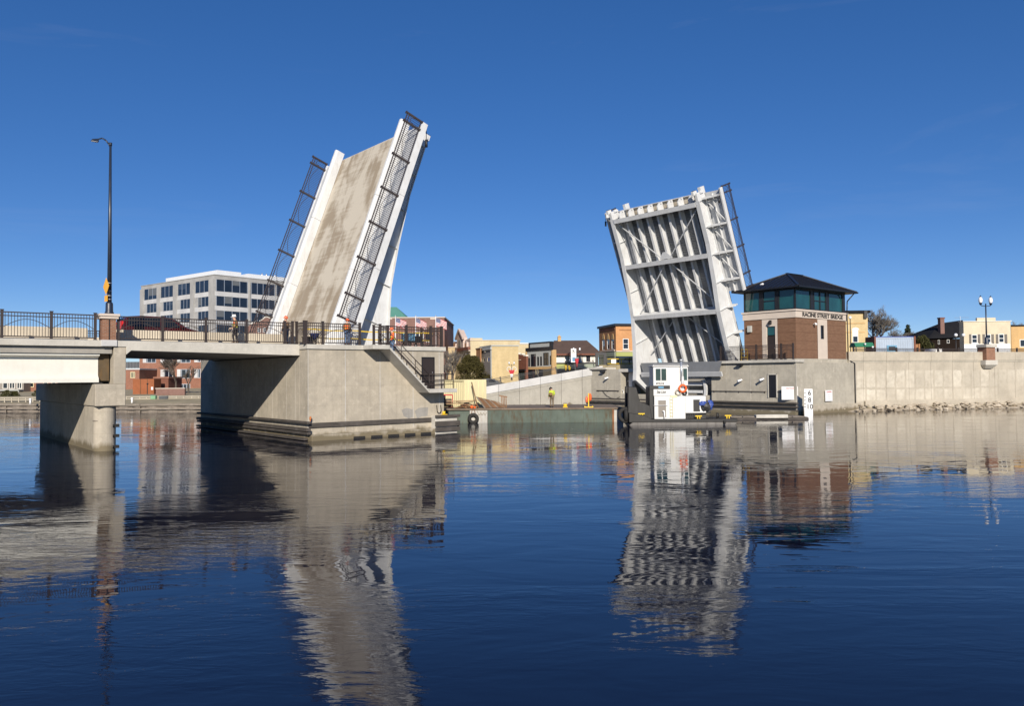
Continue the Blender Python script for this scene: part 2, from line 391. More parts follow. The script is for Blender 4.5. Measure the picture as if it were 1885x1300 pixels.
paint('panel_greybrown', (.24,.215,.185), .85, var=.08)
paint('cloth_red', (.45,.03,.04), .8, var=.1)
paint('banner_blue', (.12,.28,.42), .8, var=.05)
paint('shutter', (.14,.125,.11), .7, var=.1)
paint('blind_grey', (.11,.12,.13), .5, var=.1)
paint('blind_blue', (.03,.045,.075), .3, var=.1)
paint('globe', (.75,.76,.78), .2, var=.02)
paint('aluminium', (.6,.62,.64), .35, .7, var=.03)
paint('asphalt', (.05,.05,.052), .92, var=.2, bump=.3)
paint('ground_soil', (.34,.285,.175), .95, var=.25, dirt=.4, dirtc=(.12,.11,.05), bump=.5, scale=.3)
paint('sheet_pile', (.20,.17,.14), .85, var=.25, dirt=.5, dirtc=(.08,.06,.045))
paint('bark', (.085,.068,.055), .9, var=.2)
paint('bark_grey', (.13,.115,.10), .9, var=.2)
paint('guard_wood', (.38,.34,.27), .85, var=.15)
paint('bin_green', (.18,.35,.20), .6, var=.1)
concrete('precast', (.35,.345,.335), .1, .15, light=1.05, dark=.85, wet=False)
concrete('precast_light', (.50,.50,.50), .05, .1, light=1.05, dark=.9, wet=False)
glass('glass_dark', (.010,.013,.022)); glass('glass_teal', (.009,.055,.056)); glass('glass_boat', (.02,.045,.04)); glass('glass_car', (.008,.010,.010))
brick('brick_tender', (.155,.080,.047), (.205,.108,.065), (.25,.17,.12), .3, .1, .008, .15, band=.86)
brick('brick_pilaster', (.23,.10,.055), (.33,.15,.085), (.30,.22,.17), .2, .075)
brick('brick_red', (.215,.085,.055), (.265,.11,.07), (.34,.22,.16), .25, .09)
brick('brick_darkred', (.16,.055,.035), (.22,.08,.05), (.22,.13,.10), .25, .09)
brick('brick_mauve', (.18,.098,.08), (.22,.122,.10), (.28,.19,.16), .3, .1)
brick('brick_tan', (.46,.36,.21), (.53,.42,.26), (.50,.40,.25), .25, .09)
brick('brick_cream', (.56,.47,.29), (.62,.53,.34), (.54,.45,.31), .25, .09)
brick('brick_orange', (.53,.25,.10), (.62,.31,.13), (.52,.32,.18), .25, .09)
brick('brick_brownorange', (.33,.155,.07), (.40,.19,.085), (.34,.2,.11), .25, .09)
brick('brick_yellow', (.53,.41,.21), (.60,.47,.26), (.52,.42,.26), .25, .09)
brick('brick_buff', (.52,.33,.14), (.60,.39,.17), (.5,.35,.2), .25, .09)
wood('timber', (.075,.066,.058)); wood('timber_grey', (.22,.19,.155)); wood('planks_brown', (.20,.115,.065)); wood('planks_tan', (.38,.26,.15))
foliage('evergreen', (.062,.054,.016), (.105,.088,.030)); foliage('spruce', (.030,.045,.028), (.05,.065,.04)); foliage('hedge', (.06,.062,.02), (.09,.085,.03))
def rockmat():
    t = NT('rock'); n = t.noise(t.geo(), .9, 3); n2 = t.noise(t.geo(), 7, 5)
    a = t.mix(t.ramp(n, .3, .7), (.30,.25,.185), (.54,.475,.38)); t.col(t.mix(.25, a, t.mix(n2, (0,0,0), (1,1,1)), 'OVERLAY')); t.rough(.95); t.bump(n2, .04, .6); t.b.inputs['Specular IOR Level'].default_value = .2
rockmat()
def watermat():
    t = NT('river_water'); g = t.n.new('ShaderNodeNewGeometry')
    def co(sx, sy, rz=0):
        mp = t.n.new('ShaderNodeMapping'); mp.inputs['Scale'].default_value = (sx, sy, 1); mp.inputs['Rotation'].default_value = (0,0,rz); t.l.new(g.outputs['Position'], mp.inputs[0]); return mp.outputs[0]
    calm = t.ramp(t.noise(co(.045, .16, .12), 1.0, 5, .62, 1.2), .46, .60, .05, 2.4)
    n1 = t.noise(co(.42, .85, .1), 1.0, 3, .5, .6); n2 = t.noise(co(1.3, 3.4, -.15), 1.0, 4, .55, .8); n3 = t.noise(co(5, 11, .2), 1.0, 3, .5)
    h = t.math('ADD', t.math('MULTIPLY', n1, WAVE[0]), t.math('ADD', t.math('MULTIPLY', t.math('MULTIPLY', n2, calm), WAVE[1]), t.math('MULTIPLY', t.math('MULTIPLY', n3, calm), WAVE[2])))
    t.bump(h, 1.0, 1.0)
    t.col((.005,.007,.020)); t.rough(.015); t.b.inputs['IOR'].default_value = 1.37; t.b.inputs['Specular IOR Level'].default_value = .5
WAVE = (.0125, .0034, .0007)
watermat()
def flagmat():
    t = NT('flag_cloth'); u = t.n.new('ShaderNodeSeparateXYZ'); t.l.new(t.tc.outputs['UV'], u.inputs[0]); U, V = u.outputs[0], u.outputs[1]
    st = t.math('LESS_THAN', t.math('FRACT', t.math('MULTIPLY', V, 6.5)), .5)
    a = t.mix(st, (.68,.66,.64), (.42,.03,.045))
    can = t.math('MULTIPLY', t.math('LESS_THAN', U, .42), t.math('GREATER_THAN', V, .4615))
    fx = t.math('SUBTRACT', t.math('FRACT', t.math('MULTIPLY', U, 14.3)), .5); fy = t.math('SUBTRACT', t.math('FRACT', t.math('MULTIPLY', V, 16.7)), .5)
    d = t.math('ADD', t.math('MULTIPLY', fx, fx), t.math('MULTIPLY', fy, fy)); stars = t.math('LESS_THAN', d, .06)
    t.col(t.mix(can, a, t.mix(stars, (.025,.03,.12), (.6,.6,.6)))); t.rough(.85)
flagmat()
# ================================================================== setting: water, land
w_ = MB(); w_.quad((-900,-120,0),(900,-120,0),(900,130,0),(-900,130,0)); struct('river_water', w_, 'river_water')
# terrain sheet to the horizon behind the bank line
bank = [(-900,150),(-140,108),(-63,99.5),(-44,94.6),(-22,94.6),(-6.5,99.6),(10.6,99.6),(70,99.6),(900,99.6)]
g_ = MB()
for (x0,y0),(x1,y1) in zip(bank, bank[1:]):
    g_.quad((x0,y0,.95),(x1,y1,.95),(x1*1.02,y1+9,1.55),(x0*1.02,y0+9,1.55)); g_.quad((x0*1.02,y0+9,1.55),(x1*1.02,y1+9,1.55),(x1*5,y1+60,2.0),(x0*5,y0+60,2.0)); g_.quad((x0*5,y0+60,2.0),(x1*5,y1+60,2.0),(x1*8,6000,2.0),(x0*8,6000,2.0))
struct('ground', g_, 'ground_soil')
g_ = MB()                                                            # sheet-pile edge of the left bank with a timber cap
for (x0,y0),(x1,y1) in zip(bank[:5], bank[1:6]):
    d = Vector((x1-x0,y1-y0,0)).normalized(); n = Vector((d.y,-d.x,0))
    L = math.dist((x0,y0),(x1,y1)); N = min(int(L/.55), 130); P = Vector((x0,y0,0))
    pts = []
    for i in range(N+1):
        off = .16 if (i//2) % 2 else 0
        pts.append(P+d*(L*i/N)+n*off)
    for a, b in zip(pts, pts[1:]): g_.quad(a+Vector((0,0,-1)), b+Vector((0,0,-1)), b+Vector((0,0,.72)), a+Vector((0,0,.72)))
sp_ = struct('bank_wall', g_, 'sheet_pile')
g_ = MB()
for (x0,y0),(x1,y1) in zip(bank[:5], bank[1:6]):
    g_.bar((x0,y0,.86),(x1,y1,.86),.55,.24); g_.bar((x0,y0-.28,.38),(x1,y1-.28,.38),.14,.16)
sub(sp_, 'cap_beam', g_, 'timber_grey')
# raised ground on the right bank, behind the river walls
e_ = MB()
pol = [(23.0,93.5),(34.8,85.6),(64,93.2),(120,108),(420,190),(420,330),(30,330),(10.9,99.9)]
e_.add([(x,y,-1) for x,y in pol]+[(x,y,5.25) for x,y in pol], [tuple(range(8,16))]+[(i,(i+1)%8,8+(i+1)%8,8+i) for i in range(8)])
struct('embankment', e_, 'ground_soil')

# ================================================================== railing builder (local x along run, z up)
def arcpts(x0, x1, h, n=12):
    return [(x0+(x1-x0)*i/n, 0, h*(.42+.30*math.sin(math.pi*i/n))) for i in range(n+1)]
def rail_bars(xs, h, arch=True, gap=.0):
    m = MB()
    for a, b in zip(xs, xs[1:]):
        a += .06; b -= .06
        m.box(a, b, -.03, .03, h-.09, h-.03); m.box(a, b, -.025, .025, h-.27, h-.22); m.box(a, b, -.025, .025, .09, .15)
        if arch:
            p = arcpts(a, b, h)
            for u, v in zip(p, p[1:]): m.bar(u, v, .022, .03)
    return m
_bal = {}
def bal_mesh(h, mat='rail_brown', t=.026):
    key = (round(h,2), mat, t)
    if key not in _bal:
        m = MB(); m.box(-t/2, t/2, -t/2, t/2, .12, h-.06); me = m.mesh('baluster'); me.materials.append(MT[mat]); _bal[key] = me
    return _bal[key]
_post = {}
def post_mesh(h, mat='rail_brown', t=.13):
    key = (round(h,2), mat, t)
    if key not in _post:
        m = MB(); m.box(-t/2,t/2,-t/2,t/2,0,h+.03); m.box(-t/2-.02,t/2+.02,-t/2-.02,t/2+.02,h+.03,h+.075); m.box(-t/2-.03,t/2+.03,-t/2-.03,t/2+.03,-.002,.03)
        me = m.mesh('post'); me.materials.append(MT[mat]); _post[key] = me
    return _post[key]
def put(name, me, parent, loc, rot=None):
    o = bpy.data.objects.new(name, me); link(o, parent); o.location = loc
    if rot: o.rotation_euler = rot
    return o
def rail_on(parent, xs, h, mat='rail_brown', pitch=.14, arch=True, indiv=True, loc=None, posts=True, pt=.13, as_part=False):
    """rails under parent; as_part: one railing part that carries posts and balusters as sub-parts"""
    me = rail_bars(xs, h, arch).mesh('rails'); me.materials.append(MT[mat])
    ro = bpy.data.objects.new('railing' if as_part else 'rails', me); link(ro, parent)
    if loc: ro.location = loc
    P = ro if as_part else parent; off = (0,0,0) if as_part or not loc else loc
    if posts:
        for x in xs: put('post', post_mesh(h, mat, pt), P, (x+off[0], off[1], off[2]))
    bl = []
    for a, b in zip(xs, xs[1:]):
        n = max(2, round((b-a)/pitch)); bl += [a+(b-a)*i/n for i in range(1, n)]
    if indiv:
        bm_ = bal_mesh(h, mat)
        for x in bl: put('baluster', bm_, P, (x+off[0], off[1], off[2]))
    else:
        m = MB()
        for x in bl: m.box(x-.013, x+.013, -.013, .013, .12, h-.06)
        me = m.mesh('balusters'); me.materials.append(MT[mat]); o = put('balusters', me, P, off if not as_part else (0,0,0)); tag(o, kind='stuff')
    return ro
def railing(name, label, fr, p, q, xs=None, h=1.40, n=None, group=None, mat='rail_brown', **kw):
    """a railing thing between two world/frame points p, q"""
    ysg = -1 if fr is BM else 1
    p = fr @ Vector((p[0],p[1]*ysg,p[2])); q = fr @ Vector((q[0],q[1]*ysg,q[2])); d = q-p; L = d.length; yaw = math.atan2(d.y, d.x); pit = math.asin(d.z/L)
    o = bpy.data.objects.new(name, None); COL.objects.link(o); o.empty_display_size = .3
    o.matrix_world = Matrix.Translation(p) @ Matrix.Rotation(yaw,4,'Z') @ Matrix.Rotation(-pit,4,'Y')
    tag(o, label, 'railing', group)
    if xs is None: n = n or max(1, round(L/2.44)); xs = [L*i/n for i in range(n+1)]
    rail_on(o, xs, h, mat, **kw)
    return o

# ================================================================== left approach: girder span
DZ = 6.08
T = Thing('approach_span', 'concrete bridge span on deep cream girders at the far left', 'bridge span', BM, (-3, -7.5, 3.7), -1)
T.part('deck_slab', MB().box(-46,-2.62,-15.6,.15,5.73,DZ), 'concrete_fascia', bev=.02)
m = MB()
for w0 in (-.72,-3.5,-6.3,-9.1,-11.9,-14.7):
    m = MB(); pr = [(-.33,3.78),(.33,3.78),(.33,3.98),(.13,4.15),(.11,5.12),(.5,5.24),(.5,5.36),(-.5,5.36),(-.5,5.24),(-.11,5.12),(-.13,4.15),(-.33,3.98)]
    m.prism([(w0+a, b) for a, b in pr], 'x', -46, -3.22); T.part('girder', m, 'steel_cream')
m = MB(); m.box(-3.2,-2.66,-15.2,-.62,3.86,5.60); T.part('end_diaphragm', m, 'bearing_brown', label='dark brown diaphragm at the girder ends')
m = MB(); m.box(-46,-2.64,-15.4,-.1,5.36,5.728); T.part('haunch', m, 'concrete_slab')
for w0 in (-.72,-3.5,-6.3): T.part('bearing_pad', MB().box(-3.5,-3.05,w0-.4,w0+.4,3.69,3.77), 'rubber')
m = MB(); m.box(-46,-2.66,-12.4,-2.62,DZ+.004,DZ+.012); T.part('roadway', m, 'asphalt')
m = MB(); m.box(-46,-3.4,-2.6,-2.28,DZ,6.86); T.part('barrier', m, 'concrete_barrier', bev=.02)
m = MB(); m.box(-46,-3.4,-12.8,-12.45,DZ,6.86); T.part('barrier', m, 'concrete_barrier')
# brick pilaster block at the expansion joint
T = Thing('brick_pilaster', 'square brick pilaster with pale stone cap between the left railings', 'pilaster', BM, (-2.84, -.2, 6.0), -1)
T.part('stone_base', MB().box(-3.24,-2.44,-.62,.24,5.75,6.10), 'concrete_white', bev=.02)
T.part('brick_shaft', MB().box(-3.19,-2.49,-.55,.18,6.10,7.26), 'brick_pilaster')
m = MB(); m.box(-3.3,-2.38,-.66,.28,7.26,7.40); m.box(-3.36,-2.32,-.72,.34,7.40,7.54); T.part('stone_cap', m, 'stone_trim', bev=.015)
m = MB(); m.box(-2.87,-2.81,.185,.2,6.12,7.25); T.part('corner_groove', m, 'door_brown')
# slender lamp post with yellow signs
T = Thing('lamp_post', 'tall slim dark blue roadway lamp on the brick pilaster', 'lamp post', BM, (-2.76, -.2, 7.54), -1)
T.part('base', MB().lathe([(0,7.54),(.24,7.54),(.24,7.62),(.2,7.7),(.19,8.12),(.16,8.2),(0,8.2)], (-2.76,-.2,0), 12), 'lamp_blue')
T.part('pole', MB().tube((-2.76,-.2,8.1),(-2.76,-.2,17.05), .125, .062, 12), 'lamp_blue')
arm = [(-2.76,-.2,16.85),(-2.86,-.2,17.05),(-3.0,-.2,17.22),(-3.18,-.2,17.30),(-3.32,-.2,17.24),(-3.42,-.2,17.16)]
T.part('arm', MB().path(arm, .04, 7).tube((-2.76,-.2,16.95),(-2.76,-.2,17.12),.085,.085,10), 'lamp_blue')
hd = T.part('lamp_head', MB().hexa([(-3.74,-.34,17.06),(-3.36,-.32,17.04),(-3.36,-.08,17.04),(-3.74,-.06,17.06),(-3.7,-.3,17.15),(-3.38,-.26,17.24),(-3.38,-.14,17.24),(-3.7,-.1,17.15)]), 'lamp_blue', bev=.02)
T.part('lens', MB().box(-3.72,-3.42,-.3,-.1,17.035,17.05), 'globe', hd)
for z in (8.35,8.55,8.82,9.25): T.part('clamp_band', MB().tube((-2.76,-.2,z),(-2.76,-.2,z+.035),.128,.128,12), 'aluminium')
def sgn(pts, s0): return MB().prism(pts, 'x', s0, s0+.012)
dm = [(-.2+a, 9.0+b) for a, b in ((0,-.53),(.53,0),(0,.53),(-.53,0))]
fr2 = BM @ Matrix.Translation((-2.93, .2, 0)) @ Matrix.Rotation(R_(5),4,'Z')
so_ = T.o
def signpart(name, pts, mat):
    m = MB(); m.prism(pts, 'x', -.006, .006); me = m.mesh(name); me.materials.append(MT[mat]); o = bpy.data.objects.new(name, me); link(o, so_)
    o.matrix_parent_inverse = Matrix.Identity(4); o.matrix_basis = T.o.matrix_world.inverted() @ fr2; return o
sp1 = signpart('warning_sign', [(0,8.60),(.48,9.08),(0,9.56),(-.48,9.08)], 'sign_yellow')
sp2 = signpart('warning_plate', [(-.24,8.24),(.24,8.24),(.24,8.58),(-.24,8.58)], 'sign_yellow')

railing('railing', 'dark railing left of the brick pilaster at the left edge', BM, (-25.6,0,DZ), (-3.42,0,DZ), xs=[.6,3.04,5.48,7.92,10.36,12.8,15.24,17.78,20.0,22.1], h=1.42, pitch=.137)

# ================================================================== small river pier
T = Thing('river_pier', 'round-nosed concrete river pier under the brick pilaster', 'bridge pier', BM, (-2.8,-8,-1.5), -1)
m = MB(); m.prism([(-3.42,-17),(-2.28,-17)]+[(-2.85+.57*math.cos(t), -.72+.62*math.sin(t)) for t in [math.pi*i/16 for i in range(17)]], 'z', -1.5, 2.45)
for i in range(len(m.sm)): m.sm[i] = False
T.part('shaft', m, 'concrete_pier')
m = MB(); m.box(-3.5,-1.96,-18.2,.1,2.47,3.68); T.part('cap', m, 'concrete_pier', bev=.03)
m = MB(); m.prism([(-2.58,3.68),(-1.96,3.68),(-1.96,5.3),(-1.96,5.726),(-2.58,5.726)], 'y', -15.5, .1); T.part('backwall', m, 'concrete_pier', bev=.02)
m = MB()
for z in (1.28,.72,.12):
    m.box(-2.62,-2.2,-.5,-.2,z,z+.16)
    m.lathe([(.60,z),(.66,z+.03),(.66,z+.13),(.60,z+.16)], (-2.85,-.72,0), 8, R_(0), R_(62))
T.part('rubber_strip', m, 'rubber')
m = MB(); m.lathe([(.585,1.62),(.592,1.63),(.592,1.68),(.585,1.69)], (-2.85,-.72,0), 16, 0, math.pi); T.part('steel_band', m, 'sheet_pile')

# ================================================================== slab span between the small and the big pier
T = Thing('slab_span', 'short concrete slab span with chamfered corner beside the big pier', 'bridge span', BM, (3,-7.5,5.4), -1)
m = MB(); m.prism([(-2.56,5.73),(-1.958,5.73),(-1.955,5.30),(-1.70,5.53),(8.28,5.36),(8.28,DZ-.004),(-2.56,DZ-.004)], 'y', -15.6, .16); T.part('deck_slab', m, 'concrete_fascia', bev=.02)
m = MB(); m.box(-2.4,8.29,-12.4,-2.62,DZ,DZ+.008); T.part('roadway', m, 'asphalt')
m = MB(); m.box(-2.3,8.9,-2.6,-2.28,DZ-.003,6.83); T.part('barrier', m, 'concrete_barrier', bev=.02)
m = MB(); m.box(-2.3,8.9,-12.8,-12.45,DZ-.003,6.83); T.part('barrier', m, 'concrete_barrier')
railing('railing', 'dark railing along the slab span from brick pilaster to big pier', BM, (-2.34,0,DZ), (8.0,0,DZ), xs=[.0,2.34,4.78,7.23,9.68,10.2], h=1.40, pitch=.137)
railing('railing', 'far side dark railing of the left approach beyond the road', BM, (-40,-15.2,DZ), (8.0,-15.2,DZ), h=1.40, n=20, indiv=False)

# ================================================================== big bascule pier
T = Thing('bascule_pier', 'massive pale concrete pier under the left raised leaf', 'bridge pier', BM, (13,-8,-1.5), -1)
m = MB(); m.box(8.3,18.6,.05,1.31,-1.5,5.74); T.part('side_wall', m, 'concrete_pier', bev=.02)
m = MB(); m.box(8.3,10.4,-15.9,.05,-1.5,5.30); T.part('front_wall', m, 'concrete_pier', bev=.02)
m = MB(); m.box(8.3,18.6,-18.7,-15.9,-1.5,5.74); T.part('side_wall', m, 'concrete_pier')
m = MB(); m.box(10.4,18.6,-15.9,.05,-1.5,1.0); T.part('pit_floor', m, 'concrete_slab')
m = MB(); m.box(8.22,18.72,-1.9,1.42,5.745,6.045); T.part('cap_slab', m, 'concrete_fascia', bev=.02)
m = MB(); m.box(8.285,11.3,-15.9,-1.9,5.36,6.07); T.part('deck_slab', m, 'concrete_slab')
m = MB(); m.box(8.9,11.3,-2.58,-2.28,6.07,6.81); T.part('barrier', m, 'concrete_barrier', bev=.02)
m = MB(); m.box(8.9,11.3,-12.8,-12.5,6.07,6.81); T.part('barrier', m, 'concrete_barrier')
for s0 in (10.88, 13.44, 16.03, 18.2): T.part('joint', MB().box(s0-.014,s0+.014,1.309,1.316,.5,5.73), 'concrete_white')
for w0 in (-.55,-1.9,-4.2,-6.9,-9.6): T.part('joint', MB().box(8.294,8.301,w0-.012,w0+.012,.3,5.28), 'concrete_fascia')
T.part('corner_trim', MB().box(8.29,8.325,1.285,1.318,.4,5.735), 'concrete_fascia')
# timber wales on the channel side
for z, hh, d in ((1.06,.15,.26),(.60,.20,.30),(.40,.15,.24),(.03,.14,.3)):
    T.part('timber_wale', MB().box(8.3-d,8.298,-18.9,1.31+(.42 if z > .3 else .05),z,z+hh), 'timber', bev=.02)
T.part('dark_band', MB().box(8.32,17.45,1.31,1.44,.80,1.10), 'timber', bev=.02)  # dark raised band along the near wall
T.part('footing_ledge', MB().box(8.33,17.5,1.31,1.80,-1.4,.36), 'concrete_pier', bev=.03)
for i in range(5): T.part('rubber_block', MB().box(11.2+i*1.28,12.0+i*1.28,1.80,1.88,-.15,.13), 'rubber')
# nose at the downstream corner
T.part('nose_block', MB().box(17.5,19.35,-.6,1.86,-1.4,1.22), 'concrete_fascia', bev=.03)
for z, hh in ((1.08,.2),(.48,.36),(.12,.3)): T.part('timber_wale', MB().box(17.45,19.52,1.86,2.0,z,z+hh), 'timber', bev=.02)
T.part('timber_wale', MB().box(19.35,19.5,-.7,1.86,.2,.75), 'timber')
dr = T.part('door', MB().box(16.78,17.72,1.309,1.335,3.12,5.26), 'door_brown')
m = MB(); m.box(16.72,16.78,1.309,1.37,3.11,5.32); m.box(17.72,17.78,1.309,1.37,3.11,5.32); m.box(16.72,17.78,1.309,1.37,5.26,5.32); T.part('frame', m, 'frame_dark', dr)
T.part('handle', MB().tube((17.6,1.36,4.15),(17.6,1.36,4.3),.02), 'chrome', dr)
m = MB(); pts = [(17.95,1.34,1.95)]+[(18.12-.17*math.cos(t),1.4,1.6-.22*math.sin(t)) for t in [math.pi*i/8 for i in range(9)]]+[(18.29,1.34,1.95)]
T.part('cable_loop', m.path(pts,.03,6), 'rubber')
# mortar repairs low on the wall
for pts in (((739,755),(748,751),(760,754),(760,768),(752,771),(743,766)),((763,757),(771,751),(788,750),(787,766),(776,767),(768,771))):
    q = [atW(x,y,1.31) for x, y in pts]; T.part('repair_patch', MB().prism([(a,c) for a,_,c in q],'y',1.311,1.318), 'mortar_grey')
# fixtures
single('channel_light', MB().tube((8.35,1.55,1.22),(8.35,1.55,1.32),.035,.035,8).tube((8.35,1.55,1.32),(8.35,1.55,1.44),.065,.065,10).sphere((8.35,1.55,1.47),.065,10,6), 'orange_dim', 'small orange channel light on the timber wale at the pier corner', 'light', BM, (8.35,1.55,1.21), -1)
single('mooring_bitt', MB().box(18.35,18.75,1.2,1.5,1.22,1.3).tube((18.55,1.35,1.3),(18.55,1.35,1.5),.1,.12,10), 'yellow', 'small yellow bitt on the pier nose block', 'mooring bitt', BM, (18.55,1.35,1.22), -1)

# stair hung on the pier
T = Thing('concrete_stair', 'concrete stair descending the pier wall to a dark door', 'stair', BM, (15.3,2,2.84), -1)
T.part('upper_landing', MB().box(12.1,13.36,1.43,2.75,5.76,6.04), 'concrete_step', bev=.015)
T.part('landing_bracket', MB().hexa([(12.2,1.32,5.74),(13.36,1.32,5.74),(13.36,1.42,5.74),(12.2,1.42,5.74),(12.2,1.32,5.755),(13.36,1.32,5.755),(13.36,1.42,5.755),(12.2,1.42,5.755)]), 'concrete_step')
T.part('flight', MB().prism([(13.36,5.78),(16.45,2.85),(16.45,3.0),(13.36,5.95)], 'y', 1.33, 2.7), 'concrete_step')
n = 15
for i in range(n):
    s0 = 13.36+(16.47-13.36)*i/n; z1 = 6.03-(6.03-3.13)*(i+1)/n+.012
    T.part('step', MB().box(s0,s0+(16.47-13.36)/n-.002,1.332,2.698,z1-.062,z1), 'concrete_step')
T.part('lower_landing', MB().box(16.47,18.75,1.33,2.72,2.85,3.11), 'concrete_step', bev=.015)
def stairrail(wc, label):
    R = Thing('stair_rail', label, 'stair rail', BM, (14.9,wc,4.5), -1)
    a, b = (13.2,wc,7.06),(16.5,wc,4.1)
    for dz, r in ((0,.032),(-.42,.022),(-.72,.022)):
        R.part('rail_pipe', MB().tube((a[0],wc,a[2]+dz),(b[0],wc,b[2]+dz),r,r,8).tube((b[0],wc,b[2]+dz),(18.5,wc,4.12+dz*.95),r,r,8) if dz < 0 or True else None, 'rail_brown')
    for s0 in (13.2,14.3,15.4,16.5,17.5,18.5):
        zt = 7.06+(4.1-7.06)*(s0-13.2)/3.3 if s0 < 16.5 else 4.11
        R.part('post', MB().tube((s0,wc,zt-.98),(s0,wc,zt),.028,.028,8), 'rail_brown')
stairrail(2.6, 'outer dark pipe handrail of the concrete stair'); stairrail(1.5, 'inner dark pipe handrail of the concrete stair against the wall')
# railings on top of the pier
railing('railing', 'short return railing at the near corner of the big pier', BM, (8.12,.0,6.05), (8.14,1.15,6.05), xs=[.03,1.12], h=1.42)
railing('railing', 'dark railing on the big pier in front of the blue spreader', BM, (8.22,1.15,6.045), (12.03,1.15,6.045), xs=[.03,1.16,3.8], h=1.42)
railing('railing', 'dark gate railing with square grid at the stair head', BM, (12.2,2.62,6.04), (13.3,2.62,6.04), xs=[.03,1.05], h=1.22, arch=False, pitch=.3)
railing('railing', 'dark railing over the pier door, right end of the big pier', BM, (13.55,1.15,6.045), (18.58,1.15,6.045), xs=[.0,2.05,4.06,5.0], h=1.40)
railing('railing', 'end railing across the channel end of the big pier', BM, (18.58,1.1,6.045), (18.58,-1.6,6.045), xs=[.1,2.6], h=1.40)

